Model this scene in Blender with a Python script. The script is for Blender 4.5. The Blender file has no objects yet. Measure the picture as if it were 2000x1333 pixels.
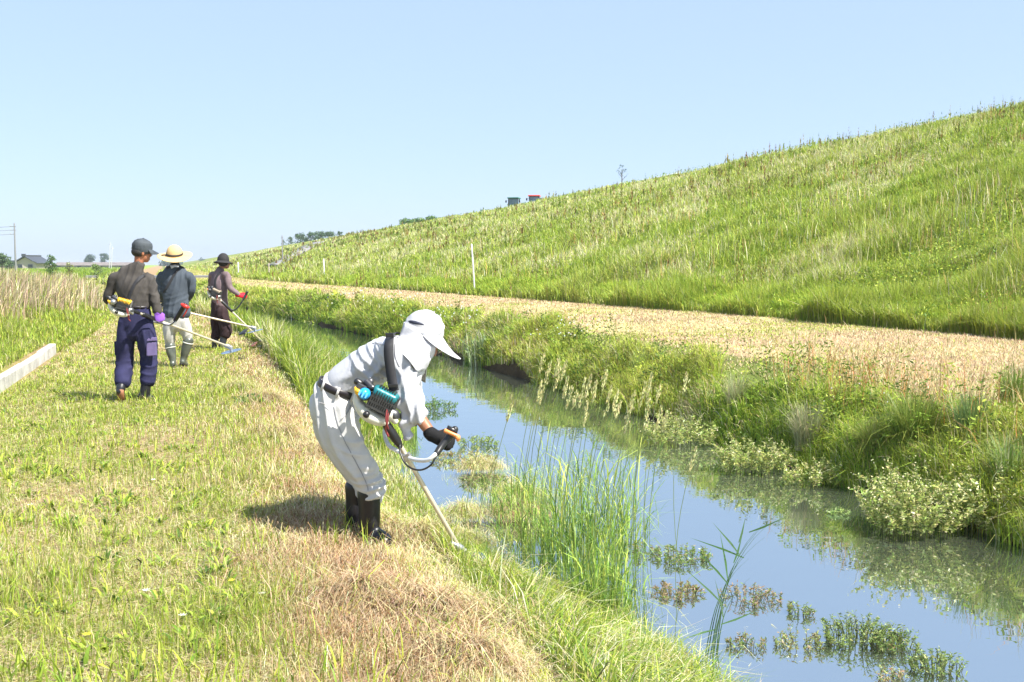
import bpy, math, random
import numpy as np
from mathutils import Vector, Matrix

rng = np.random.default_rng(7)
random.seed(7)
R = math.radians
scene = bpy.context.scene
COL = scene.collection

# ------------------------------------------------------------------ camera
F_PX, CX, CY, HORIZON, CAM_H = 2000.0, 1000.0, 666.5, 517.0, 1.5
PITCH = math.atan((CY - HORIZON) / F_PX)
cam_d = bpy.data.cameras.new('camera')
cam = bpy.data.objects.new('camera', cam_d)
COL.objects.link(cam)
cam_d.sensor_width = 36.0
cam_d.lens = 36.0
cam_d.clip_start = 0.05
cam_d.clip_end = 9000
cam.location = (0, 0, CAM_H)
cam.rotation_euler = (R(90) - PITCH, 0, 0)
scene.camera = cam

# ------------------------------------------------------------------ sky and sun
SUN_EL, SUN_DIR = R(53), Vector((0.86, -0.51, 0)).normalized()
world = bpy.data.worlds.new('World')
scene.world = world
world.use_nodes = True
wn = world.node_tree
wn.nodes.clear()
sky = wn.nodes.new('ShaderNodeTexSky')
sky.sky_type = 'NISHITA'
sky.sun_disc = False
sky.sun_elevation = SUN_EL
sky.sun_rotation = math.atan2(SUN_DIR.x, SUN_DIR.y)
sky.air_density = 0.95
sky.dust_density = 0.75
sky.ozone_density = 1.5
bgn = wn.nodes.new('ShaderNodeBackground')
bgn.inputs['Strength'].default_value = 0.078
won = wn.nodes.new('ShaderNodeOutputWorld')
soft = wn.nodes.new('ShaderNodeMix')                          # thin summer haze evens the sky out
soft.data_type = 'RGBA'
soft.inputs[0].default_value = 0.68
soft.inputs[7].default_value = (3.38, 4.40, 6.15, 1)
wn.links.new(sky.outputs[0], soft.inputs[6])
wn.links.new(soft.outputs[2], bgn.inputs[0])
wn.links.new(bgn.outputs[0], won.inputs[0])

sd = bpy.data.lights.new('sun', 'SUN')
sd.energy = 4.9
sd.angle = R(0.5)
sd.color = (1.0, 0.955, 0.865)
sun = bpy.data.objects.new('sun', sd)
COL.objects.link(sun)
to_sun = (SUN_DIR * math.cos(SUN_EL) + Vector((0, 0, math.sin(SUN_EL))))
sun.rotation_euler = to_sun.to_track_quat('Z', 'Y').to_euler()
sun.location = (20, -10, 30)

scene.view_settings.view_transform = 'Standard'
scene.view_settings.look = 'None'
scene.view_settings.exposure = 1.3
scene.view_settings.gamma = 1.0
scene.cycles.max_bounces = 6
scene.cycles.transparent_max_bounces = 4
scene.cycles.use_denoising = True

# ------------------------------------------------------------------ helpers
def tag(o, label=None, cat=None, group=None, kind=None):
    if label: o['label'] = label
    if cat: o['category'] = cat
    if group: o['group'] = group
    if kind: o['kind'] = kind
    return o

def empty(name, loc, label=None, cat=None, group=None):
    o = bpy.data.objects.new(name, None)
    o.empty_display_size = 0.2
    COL.objects.link(o)
    o.location = loc
    return tag(o, label, cat, group)

def link(name, me, mat=None, parent=None):
    o = bpy.data.objects.new(name, me)
    COL.objects.link(o)
    if mat is not None:
        me.materials.clear()
        me.materials.append(mat)
    if parent is not None:
        o.parent = parent
        o.matrix_parent_inverse = Matrix.Translation(-Vector(parent.location))
    return o

def P(px, py, Y):
    """the world point at depth Y that projects to a pixel of the 2000 px wide photograph"""
    xc, yc = (px - CX) / F_PX, (CY - py) / F_PX
    dy = math.cos(PITCH) + yc * math.sin(PITCH)
    dz = -math.sin(PITCH) + yc * math.cos(PITCH)
    t = Y / dy
    return Vector((xc * t, Y, CAM_H + dz * t))

def _hash(ix, iy, iz, seed):
    h = (ix * 374761393 + iy * 668265263 + iz * 2147483647 + seed * 144665) & 0x7fffffff
    h = ((h ^ (h >> 13)) * 1274126177) & 0x7fffffff
    h = ((h ^ (h >> 16)) * 668265263) & 0x7fffffff
    return (h & 0xffff) / 65535.0

def noise3(x, y, z, seed=0):
    x, y, z = np.broadcast_arrays(np.asarray(x, float), np.asarray(y, float), np.asarray(z, float))
    ix, iy, iz = np.floor(x).astype(np.int64), np.floor(y).astype(np.int64), np.floor(z).astype(np.int64)
    fx, fy, fz = x - ix, y - iy, z - iz
    fx, fy, fz = [f * f * (3 - 2 * f) for f in (fx, fy, fz)]
    out = 0
    for dx in (0, 1):
        for dy in (0, 1):
            for dz in (0, 1):
                w = (fx if dx else 1 - fx) * (fy if dy else 1 - fy) * (fz if dz else 1 - fz)
                out = out + w * _hash(ix + dx, iy + dy, iz + dz, seed)
    return out

def fbm(x, y, scale, seed=0, octs=3):
    a, s, t = 0.0, 1.0, 0.0
    for o in range(octs):
        a = a + s * noise3(np.asarray(x) / scale * 2 ** o, np.asarray(y) / scale * 2 ** o, 0.5, seed + o * 17)
        t += s
        s *= 0.5
    return a / t

def smooth(a, b, x):
    t = np.clip((np.asarray(x, float) - a) / (b - a), 0, 1)
    return t * t * (3 - 2 * t)

# ------------------------------------------------------------------ materials
def new_mat(name):
    m = bpy.data.materials.new(name)
    m.use_nodes = True
    m.node_tree.nodes.clear()
    return m, m.node_tree

def simple_mat(name, col, rough=0.7, metallic=0.0, var=0.12, scale=12.0, bump=0.0, bscale=60.0, spec=0.5, coat=0.0, stretch=None):
    m, nt = new_mat(name)
    N, L = nt.nodes, nt.links
    out = N.new('ShaderNodeOutputMaterial')
    b = N.new('ShaderNodeBsdfPrincipled')
    b.inputs['Roughness'].default_value = rough
    b.inputs['Metallic'].default_value = metallic
    b.inputs['Specular IOR Level'].default_value = spec
    b.inputs['Coat Weight'].default_value = coat
    tc = N.new('ShaderNodeTexCoord')
    src = tc.outputs['Object']
    if stretch:
        mp = N.new('ShaderNodeMapping')
        mp.inputs['Scale'].default_value = stretch
        L.new(src, mp.inputs[0])
        src = mp.outputs[0]
    n = N.new('ShaderNodeTexNoise')
    n.inputs['Scale'].default_value = scale
    n.inputs['Detail'].default_value = 5
    L.new(src, n.inputs['Vector'])
    r = N.new('ShaderNodeValToRGB')
    r.color_ramp.elements[0].position = 0.3
    r.color_ramp.elements[1].position = 0.7
    c = np.array(col)
    r.color_ramp.elements[0].color = (*np.clip(c * (1 - var), 0, 1), 1)
    r.color_ramp.elements[1].color = (*np.clip(c * (1 + var), 0, 1), 1)
    L.new(n.outputs[0], r.inputs[0])
    L.new(r.outputs[0], b.inputs['Base Color'])
    if bump:
        n2 = N.new('ShaderNodeTexNoise')
        n2.inputs['Scale'].default_value = bscale
        n2.inputs['Detail'].default_value = 4
        L.new(src, n2.inputs['Vector'])
        bp = N.new('ShaderNodeBump')
        bp.inputs['Strength'].default_value = bump
        bp.inputs['Distance'].default_value = 0.01
        L.new(n2.outputs[0], bp.inputs['Height'])
        L.new(bp.outputs[0], b.inputs['Normal'])
    L.new(b.outputs[0], out.inputs[0])
    return m

def blade_mat(name, translucent=0.35, rough=0.55, spec=0.25):
    m, nt = new_mat(name)
    N, L = nt.nodes, nt.links
    out = N.new('ShaderNodeOutputMaterial')
    at = N.new('ShaderNodeAttribute')
    at.attribute_name = 'Col'
    b = N.new('ShaderNodeBsdfPrincipled')
    b.inputs['Roughness'].default_value = rough
    b.inputs['Specular IOR Level'].default_value = spec
    t = N.new('ShaderNodeBsdfTranslucent')
    mx = N.new('ShaderNodeMixShader')
    mx.inputs[0].default_value = translucent
    L.new(at.outputs['Color'], b.inputs['Base Color'])
    L.new(at.outputs['Color'], t.inputs['Color'])
    L.new(b.outputs[0], mx.inputs[1])
    L.new(t.outputs[0], mx.inputs[2])
    L.new(mx.outputs[0], out.inputs[0])
    return m

M_BLADE = blade_mat('grass_blade')
M_STRAW = blade_mat('dry_straw', 0.2, 0.7, 0.15)
M_LEAF = blade_mat('weed_leaf', 0.3, 0.4, 0.4)

# ------------------------------------------------------------------ terrain shape
_yy = np.concatenate([np.linspace(-40, 200, 2401), np.linspace(201, 6000, 2000)])
_m = -0.30 - 0.16 * smooth(8, 38, _yy) + 0.12 * smooth(80, 92, _yy)
_x = np.concatenate([[0], np.cumsum((_m[1:] + _m[:-1]) / 2 * np.diff(_yy))])
_x = _x - np.interp(7.6, _yy, _x) + 3.8
def XR(Y): return np.interp(Y, _yy, _x)                       # water's edge on the far side
WATER_Z = -0.6
CREST_Z = 8.85
_cy = np.array([-40, 48, 134, 277.5, 882, 6000.0])
_cx = np.array([48.6, 24, 0, -47, -247, -1950.0])
def LB(Y): return np.interp(Y, [0, 18, 24, 36, 60, 400], [-8.45, -8.4, -8.0, -7.3, -6.9, -6.9])   # left edge of the mown path, from XR
def XC(Y): return np.interp(Y, _cy, _cx)                      # crest of the levee
FOOT = 8.0
KERB_END = 17.15
_pu = np.array([-1e5, -5.15, -4.75, -4.2, -3.75, -3.2, -0.5, -0.05, 0.15, 0.7, 1.5, 3.0, FOOT])
_pz = np.array([0.0, 0.0, -0.12, -0.45, -0.62, -1.05, -1.1, -0.68, -0.35, 0.02, 0.16, 0.2, 0.25])
def ground_z(X, Y):
    X, Y = np.asarray(X, float), np.asarray(Y, float)
    u = X - XR(Y)
    wob = (fbm(X, Y, 2.2, 5) - .5) * .55
    bay = smooth(5.8, 7.0, Y) * smooth(13.5, 10.5, Y)                # the water cuts in beside the worker
    uw = u + wob * np.where((u > -6) & (u < 2), 1, 0) + .42 * bay * ((u > -6) & (u < -2.5))
    z = np.interp(uw, _pu, _pz)
    z = z + (fbm(X, Y, 1.7, 11) - .5) * .07 * smooth(-5.0, -6.2, u) * (Y < 200)
    z = z + (fbm(X, Y, 1.2, 13) - .5) * .10 * smooth(2, 3, u) * (u < FOOT) * (Y < 200)
    z = z - .05 * np.exp(-(((X + .78) / .55) ** 2 + ((Y - 5.65) / .5) ** 2))                   # trodden hollow under the worker
    z = np.where((u > -5.3) & (u < 1.2), z + (.12 - z) * smooth(104, 112, Y), z)     # the canal ends at the bridge
    # the raised field behind the kerb
    raise_ = np.where(Y < KERB_END, smooth(-8.56, -8.60, u), smooth(LB(Y) + .1, LB(Y) - 2.0, u))
    z = z + 0.17 * raise_
    t = (X - (XR(Y) + FOOT)) / np.maximum(XC(Y) - XR(Y) - FOOT, 1)
    tt = np.clip(t, 0, 1)
    lev = 0.25 + (CREST_Z - 0.25) * np.interp(tt, [0, .03, .5, .93, 1.0], [0, .028, .49, .93, 1.0])
    lev = lev + (fbm(X, Y, 6, 23) - .5) * .9 * smooth(0, .06, tt) * smooth(1, .93, tt)
    d = X - XC(Y)
    back = CREST_Z - np.clip((d - 14) * 0.4, 0, CREST_Z)
    return np.where(t > 0, np.where(d < 0, lev, back), z)

def gz(x, y): return float(ground_z(np.array([x]), np.array([y]))[0])

def G(px, py, ymin=2.0, ymax=1500.0):
    """where the ray through a photograph pixel first meets the terrain"""
    Y = np.exp(np.linspace(math.log(ymin), math.log(ymax), 4000))
    xc, yc = (px - CX) / F_PX, (CY - py) / F_PX
    dy = math.cos(PITCH) + yc * math.sin(PITCH)
    dz = -math.sin(PITCH) + yc * math.cos(PITCH)
    X, Z = xc * Y / dy, CAM_H + dz * Y / dy
    below = np.nonzero(Z <= ground_z(X, Y))[0]
    i = below[0] if len(below) else len(Y) - 1
    return Vector((X[i], Y[i], gz(X[i], Y[i])))

# colours of ground and plants (linear)
GREEN = np.array([.195, .285, .034]); DEEP = np.array([.085, .155, .024]); LIME = np.array([.37, .44, .060])
OLIVE = np.array([.20, .215, .055]); STRAW = np.array([.56, .49, .25]); PINK = np.array([.54, .40, .26])
PALE = np.array([.62, .59, .37]); BROWN = np.array([.22, .13, .06]); SOIL = np.array([.20, .145, .085])
def mix(a, b, t):
    t = np.asarray(t)[..., None]
    return a * (1 - t) + b * t

# ------------------------------------------------------------------ ground mesh
def grid_mesh(name, Xg, Yg, Zg, cols, mat):
    ny, nx = Xg.shape
    me = bpy.data.meshes.new(name)
    v = np.stack([Xg, Yg, Zg], -1).reshape(-1, 3)
    idx = np.arange(ny * nx).reshape(ny, nx)
    f = np.stack([idx[:-1, :-1], idx[:-1, 1:], idx[1:, 1:], idx[1:, :-1]], -1).reshape(-1, 4)
    me.vertices.add(len(v)); me.vertices.foreach_set('co', v.astype(np.float32).ravel())
    me.loops.add(f.size); me.loops.foreach_set('vertex_index', f.ravel().astype(np.int32))
    me.polygons.add(len(f)); me.polygons.foreach_set('loop_start', (np.arange(len(f)) * 4).astype(np.int32))
    me.polygons.foreach_set('use_smooth', np.ones(len(f), bool))
    me.update(calc_edges=True)
    if cols is not None:
        ca = me.color_attributes.new('Col', 'FLOAT_COLOR', 'POINT')
        c4 = np.concatenate([cols.reshape(-1, 3), np.ones((ny * nx, 1))], 1)
        ca.data.foreach_set('color', c4.astype(np.float32).ravel())
    return link(name, me, mat)

def ground_mat():
    m, nt = new_mat('soil_and_thatch')
    N, L = nt.nodes, nt.links
    out = N.new('ShaderNodeOutputMaterial'); b = N.new('ShaderNodeBsdfPrincipled')
    b.inputs['Roughness'].default_value = 0.95; b.inputs['Specular IOR Level'].default_value = 0.1
    at = N.new('ShaderNodeAttribute'); at.attribute_name = 'Col'
    tc = N.new('ShaderNodeTexCoord')
    n1 = N.new('ShaderNodeTexNoise'); n1.inputs['Scale'].default_value = 3.0; n1.inputs['Detail'].default_value = 9; n1.inputs['Roughness'].default_value = .7
    n2 = N.new('ShaderNodeTexNoise'); n2.inputs['Scale'].default_value = 45.0; n2.inputs['Detail'].default_value = 5
    L.new(tc.outputs['Object'], n1.inputs['Vector']); L.new(tc.outputs['Object'], n2.inputs['Vector'])
    r = N.new('ShaderNodeValToRGB')
    r.color_ramp.elements[0].position = .32; r.color_ramp.elements[0].color = (.55, .52, .5, 1)
    r.color_ramp.elements[1].position = .68; r.color_ramp.elements[1].color = (1.35, 1.3, 1.2, 1)
    L.new(n1.outputs[0], r.inputs[0])
    mu = N.new('ShaderNodeMix'); mu.data_type = 'RGBA'; mu.blend_type = 'MULTIPLY'; mu.inputs[0].default_value = 1.0
    L.new(at.outputs['Color'], mu.inputs[6]); L.new(r.outputs[0], mu.inputs[7])
    L.new(mu.outputs[2], b.inputs['Base Color'])
    bp = N.new('ShaderNodeBump'); bp.inputs['Strength'].default_value = .6; bp.inputs['Distance'].default_value = .03
    L.new(n2.outputs[0], bp.inputs['Height']); L.new(bp.outputs[0], b.inputs['Normal'])
    L.new(b.outputs[0], out.inputs[0])
    return m

def build_ground():
    m = ground_mat()
    Yr = np.concatenate([np.linspace(-20, 2, 45), np.linspace(2.1, 30, 240), np.geomspace(30.4, 220, 150), np.geomspace(226, 5500, 60)])
    ul = -np.geomspace(12, 4000, 60)[::-1]
    uf = np.concatenate([ul[:-1], np.linspace(-12, -8.7, 14), [-8.6, -8.56], np.linspace(-8.4, -5.6, 22), np.linspace(-5.5, 2, 76), np.linspace(2.2, FOOT, 30)])
    U, Y = np.meshgrid(uf, Yr)
    X = XR(Y) + U
    Z = ground_z(X, Y)
    n = fbm(X, Y, 3.0, 31, 4)
    c = mix(SOIL * 1.3, OLIVE, smooth(.35, .65, n))
    strip = smooth(-5.9, -5.4, U + (fbm(X, Y, 1.1, 40) - .5) * .7)
    c = mix(c, SOIL * 1.5, strip * (U < 0))
    c = mix(c, SOIL * .35, ((U > -4.4) & (U < .7) & (Y < 103)) * 1.0)            # wet mud in the channel
    c = mix(c, DEEP, ((U >= .7) & (U < 1.8)) * .7)
    c = mix(c, mix(PINK, STRAW, smooth(.4, .6, n)) * .75, (U >= 1.8) * 1.0)
    far = smooth(-9, -14, U)
    c = mix(c, mix(SOIL * 1.2, OLIVE, .5 + 0 * U), far)
    c = mix(c, OLIVE * 1.3, smooth(50, 90, Y) * (U < -4.6))
    c = mix(c, GREEN * 1.1, smooth(45, 60, Y) * smooth(LB(Y), LB(Y) - 1, U))         # rice fields
    g = grid_mesh('ground', X, Y, Z, c, m)
    tag(g, 'flat canal-side ground, mown path on one bank and straw-covered berm on the other', 'ground', kind='structure')
    # levee
    t = np.concatenate([np.linspace(0, .1, 12), np.linspace(.13, .9, 34), np.linspace(.92, 1, 8)])
    T, Y = np.meshgrid(t, Yr)
    Xf, Xc = XR(Y) + FOOT, XC(Y)
    X = Xf + (Xc - Xf) * T
    bx = np.array([2, 5, 8, 14, 20, 27, 36.5, 60, 200, 1500.0])
    Xb = Xc[:, -1:] + bx[None, :]
    X = np.concatenate([X, Xb], 1); Y = np.concatenate([Y, np.repeat(Y[:, :1], len(bx), 1)], 1)
    Z = ground_z(X, Y)
    Z[:, 0] = ground_z(X[:, 0] - 1e-4, Y[:, 0])
    n = fbm(X, Y, 7.0, 33, 4)
    c = mix(GREEN * .8, OLIVE, smooth(.35, .65, n))
    g = grid_mesh('levee_hill', X, Y, Z, c, m)
    tag(g, 'long grassy levee slope rising to the right of the canal', 'levee', kind='structure')

def build_water():
    m, nt = new_mat('canal_water')
    N, L = nt.nodes, nt.links
    out = N.new('ShaderNodeOutputMaterial')
    d = N.new('ShaderNodeBsdfDiffuse'); d.inputs['Color'].default_value = (.055, .063, .046, 1)
    g = N.new('ShaderNodeBsdfGlossy'); g.inputs['Roughness'].default_value = .015; g.inputs['Color'].default_value = (.88, .95, 1, 1)
    fr = N.new('ShaderNodeFresnel'); fr.inputs['IOR'].default_value = 4.6
    mx = N.new('ShaderNodeMixShader')
    tc = N.new('ShaderNodeTexCoord')
    n = N.new('ShaderNodeTexNoise'); n.inputs['Scale'].default_value = 1.4; n.inputs['Detail'].default_value = 3
    mp = N.new('ShaderNodeMapping'); mp.inputs['Scale'].default_value = (1.0, 1.6, 1)
    L.new(tc.outputs['Object'], mp.inputs[0]); L.new(mp.outputs[0], n.inputs['Vector'])
    bp = N.new('ShaderNodeBump'); bp.inputs['Strength'].default_value = .10; bp.inputs['Distance'].default_value = .03
    L.new(n.outputs[0], bp.inputs['Height'])
    for s in (g, fr): L.new(bp.outputs[0], s.inputs['Normal'])
    ad = N.new('ShaderNodeMath'); ad.operation = 'ADD'; ad.inputs[1].default_value = .28; ad.use_clamp = True
    L.new(fr.outputs[0], ad.inputs[0]); L.new(ad.outputs[0], mx.inputs[0]); L.new(d.outputs[0], mx.inputs[1]); L.new(g.outputs[0], mx.inputs[2])
    L.new(mx.outputs[0], out.inputs[0])
    Yr = np.concatenate([np.linspace(-20, 60, 120), np.geomspace(61, 400, 60)])
    U, Y = np.meshgrid(np.linspace(-4.7, .6, 8), Yr)
    X = XR(Y) + U
    w = grid_mesh('water', X, Y, np.full_like(X, WATER_Z), None, m)
    tag(w, 'still blue canal water running away between the grassy banks', 'canal', kind='structure')

def build_haze():
    m, nt = new_mat('summer_air')
    out = nt.nodes.new('ShaderNodeOutputMaterial'); v = nt.nodes.new('ShaderNodeVolumePrincipled')
    v.inputs['Color'].default_value = (.86, .92, 1, 1); v.inputs['Density'].default_value = .0003; v.inputs['Anisotropy'].default_value = .2
    nt.links.new(v.outputs[0], out.inputs['Volume'])
    x0, x1, y0, y1, z0, z1 = -5200, 3200, -60, 5600, -3, 17
    vs = [(x, y, z) for x in (x0, x1) for y in (y0, y1) for z in (z0, z1)]
    me = bpy.data.meshes.new('haze'); me.from_pydata(vs, [], [(0, 1, 3, 2), (4, 6, 7, 5), (0, 4, 5, 1), (2, 3, 7, 6), (0, 2, 6, 4), (1, 5, 7, 3)])
    tag(link('haze', me, m), 'thin pale summer haze softening the far trees and levee', 'haze', kind='stuff')

build_ground()
build_water()
build_haze()
# ------------------------------------------------------------------ many-bladed plants
class Blades:
    """collects leaf-sized faces; build() links them as one mesh"""
    def __init__(self):
        self.v, self.c, self.ls, self.lt, self.li = [], [], [], [], []
        self.nv = self.nl = 0
    def _add(self, verts, cols, faces, sizes):
        # verts (n,k,3) cols (n,3) faces: index lists per blade
        n, k, _ = verts.shape
        self.v.append(verts.reshape(-1, 3).astype(np.float32))
        self.c.append(np.repeat(cols, k, 0).astype(np.float32))
        fi = np.array([i for f in faces for i in f])
        li = (np.arange(n)[:, None] * k + fi[None, :] + self.nv)
        st = np.concatenate([[0], np.cumsum([len(f) for f in faces])[:-1]])
        ls = (np.arange(n)[:, None] * len(fi) + st[None, :] + self.nl)
        self.li.append(li.ravel().astype(np.int32)); self.ls.append(ls.ravel().astype(np.int32))
        self.nv += n * k; self.nl += n * len(fi)
    def blades(self, X, Y, Z, h, w, lean, col, leandir=None, segs=2, yaw=None, r=None):
        r = r or rng
        n = len(X)
        if n == 0: return self
        h = np.broadcast_to(h, n).astype(float); w = np.broadcast_to(w, n).astype(float); lean = np.broadcast_to(lean, n).astype(float)
        ld = r.uniform(0, 2 * np.pi, n) if leandir is None else np.broadcast_to(leandir, n)
        yw = ld + np.pi / 2 + r.normal(0, .5, n) if yaw is None else yaw
        # keep blades from being seen edge-on too often
        base = np.stack([X, Y, Z], -1)
        Lv = np.stack([np.cos(ld), np.sin(ld), np.zeros(n)], -1)
        W = np.stack([np.cos(yw), np.sin(yw), np.zeros(n)], -1)
        up = np.array([0, 0, 1.0])
        def pos(t): 
            a = lean * (t ** 1.6)
            return base + (h * t)[:, None] * (np.cos(a)[:, None] * up + np.sin(a)[:, None] * Lv)
        if segs == 1:
            v = np.stack([base - W * w[:, None] / 2, base + W * w[:, None] / 2, pos(np.ones(n))], 1)
            self._add(v, col, [(0, 1, 2)], None)
        else:
            rows = []
            for i in range(segs):
                t = i / segs
                ww = w * (1 if i == 0 else (1 - .55 * t)) * (.7 if i == 0 else 1)
                p = pos(np.full(n, t))
                rows += [p - W * ww[:, None] / 2, p + W * ww[:, None] / 2]
            rows.append(pos(np.ones(n)))
            faces = [(2 * i, 2 * i + 1, 2 * i + 3, 2 * i + 2) for i in range(segs - 1)] + [(2 * segs - 2, 2 * segs - 1, 2 * segs)]
            self._add(np.stack(rows, 1), col, faces, None)
        return self
    def diamonds(self, C, A, B, col):
        """leaf diamonds: centre C, half axes A (long) and B (wide)"""
        v = np.stack([C - A, C + B * 1.0 - A * .15, C + A, C - B * 1.0 - A * .15], 1)
        self._add(v, col, [(0, 1, 2, 3)], None)
        return self
    def build(self, name, mat, parent=None):
        me = bpy.data.meshes.new(name)
        v = np.concatenate(self.v); c = np.concatenate(self.c); li = np.concatenate(self.li); ls = np.concatenate(self.ls)
        ls = np.sort(ls)
        me.vertices.add(len(v)); me.vertices.foreach_set('co', v.ravel())
        me.loops.add(len(li)); me.loops.foreach_set('vertex_index', li)
        me.polygons.add(len(ls)); me.polygons.foreach_set('loop_start', ls)
        me.update(calc_edges=True)
        ca = me.color_attributes.new('Col', 'FLOAT_COLOR', 'POINT')
        c4 = np.concatenate([c, np.ones((len(c), 1), np.float32)], 1)
        ca.data.foreach_set('color', c4.ravel())
        return link(name, me, mat, parent)

def scatter(n, y0, y1, p, u0=None, u1=None, xmargin=.14, side=1.0, r=None):
    """n points, density falling with distance; u is the offset from the far water's edge"""
    r = r or rng
    q = r.uniform(0, 1, n)
    if abs(p - 1) < 1e-6: Y = y0 * (y1 / y0) ** q
    else:
        a, b = y0 ** (1 - p), y1 ** (1 - p)
        Y = (a + (b - a) * q) ** (1 / (1 - p))
    lo, hi = -(.5 + xmargin) * Y - side, (.5 + xmargin) * Y + side
    xr = XR(Y)
    if u0 is not None: lo = np.maximum(lo, xr + u0)
    if u1 is not None: hi = np.minimum(hi, xr + (u1(Y) if callable(u1) else u1))
    X = lo + (hi - lo) * r.uniform(0, 1, n)
    k = hi > lo
    return X[k], Y[k]

def pick(cols, weights, n, jitter=.18, r=None):
    r = r or rng
    i = r.choice(len(cols), n, p=np.array(weights) / np.sum(weights))
    c = np.array(cols)[i]
    return np.clip(c * (1 + r.normal(0, jitter, (n, 1))) * (1 + r.normal(0, .06, (n, 3))), .005, .9)

def blend_pick(a, b, t):
    k = rng.uniform(0, 1, len(t)) < t
    return np.where(k[:, None], b, a)

# ------------------------------------------------------------------ mown path on the near bank
def mown_grass():
    B = Blades()
    X, Y = scatter(560000, 2.3, 140, 1.8, -9.0, -4.9)
    u = X - XR(Y)
    edge = -5.62 + .035 * np.clip(Y - 5, 0, 12) + (fbm(X, Y, 1.1, 40) - .5) * .8
    dens = fbm(X, Y, .7, 41, 3) * .6 + fbm(X, Y, 2.6, 42) * .4
    strip = smooth(-.3, .35, u - edge)
    keep = rng.uniform(0, 1, len(X)) < np.clip((dens - .32) * 3.6, .12, 1) * (1 - .94 * strip)
    keep &= u > LB(Y)
    X, Y, u, dens, strip = [a[keep] for a in (X, Y, u, dens, strip)]
    n = len(X)
    tall = smooth(.5, .7, fbm(X, Y, .45, 43, 2)) 
    tuft = smooth(-1.2, -.2, u - edge[keep]) * smooth(.4, .6, fbm(X, Y, .8, 44))
    h = rng.gamma(5, .0085, n) * (.7 + .7 * tall + 1.0 * tuft) + .008
    w = np.maximum(.0035, Y * .00085) * rng.uniform(.7, 1.3, n)
    c1 = pick([GREEN, LIME, OLIVE * 1.3, STRAW], [3, 5, 2, 1.2], n)
    c2 = pick([STRAW, PALE, PINK, LIME * 1.1], [4, 2, 2, 2.5], n)
    dry = smooth(.35, .68, fbm(X, Y, 1.3, 45, 4)) * .58 + .02 + .25 * strip
    col = blend_pick(c1, c2, dry)
    B.blades(X, Y, ground_z(X, Y) - .004, h, w, np.abs(rng.normal(.5, .4, n)), col)
    # thatch lying flat
    X, Y = scatter(210000, 2.3, 100, 1.78, -9.0, -4.6)
    u = X - XR(Y)
    k = u > LB(Y)
    X, Y = X[k], Y[k]; n = len(X)
    B.blades(X, Y, ground_z(X, Y) + rng.uniform(.0, .03, n), rng.gamma(4, .016, n) + .01, np.maximum(.003, Y * .0007), rng.uniform(1.35, 1.75, n),
             blend_pick(pick([STRAW, PALE, PINK, LIME], [4, 2, 2, 1], n), pick([PINK * .95, BROWN * 1.5, STRAW, PALE], [4, 2.4, 3, 1.5], n), smooth(-5.95, -5.4, X - XR(Y)) * smooth(-4.7, -5.1, X - XR(Y))), segs=1)
    # low broad-leaved weeds in the sward
    X0, Y0 = scatter(420, 2.5, 22, 1.6, -8.4, -5.9)
    k = rng.integers(7, 20, len(X0)); X = np.repeat(X0, k); Y = np.repeat(Y0, k); n = len(X)
    a = rng.uniform(0, 2 * np.pi, n); rr = rng.uniform(.01, .08, n)
    X, Y = X + np.cos(a) * rr, Y + np.sin(a) * rr
    B.blades(X, Y, ground_z(X, Y) + .005, rng.uniform(.04, .10, n), rng.uniform(.010, .022, n), rng.uniform(.7, 1.4, n), pick([GREEN, LIME, DEEP], [3, 3, 1], n), leandir=a, segs=3)
    # upright regrowth blades
    X, Y = scatter(5200, 2.4, 20, 1.7, -7.6, -5.1)
    k = fbm(X, Y, .9, 47) > .47; X, Y = X[k], Y[k]; n = len(X)
    B.blades(X, Y, ground_z(X, Y), rng.uniform(.08, .19, n), rng.uniform(.005, .010, n), rng.uniform(.1, .7, n), pick([GREEN * 1.1, LIME, OLIVE * 1.4], [3, 4, 1], n), segs=3)
    tag(B.build('mown_grass', M_BLADE), 'short mown yellow-green grass covering the near bank path', 'grass', kind='stuff')
    # tiny flowers
    F = Blades()
    for (px, py, col) in [(452, 1152, (.8, .65, .05)), (171, 1261, (.8, .65, .05)), (286, 1172, (.8, .8, .75)), (357, 1222, (.8, .8, .75)), (512, 1178, (.8, .8, .75)), (60, 1000, (.8, .8, .75)), (300, 950, (.8, .8, .75)), (640, 905, (.8, .8, .75))]:
        g = G(px, py)
        a = np.linspace(0, 2 * np.pi, 9)[:-1]
        d = np.stack([np.cos(a), np.sin(a), np.full(8, .35)], -1) * .011
        C = np.array(g)[None] + np.array([0, 0, .04]) + d
        F.diamonds(C, d * .9, np.cross(d, [0, 0, 1]) * .45, np.repeat([col], 8, 0))
    tag(F.build('meadow_flowers', M_LEAF), 'a few tiny white and yellow clover flowers in the mown grass', 'flowers', kind='stuff')

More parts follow.
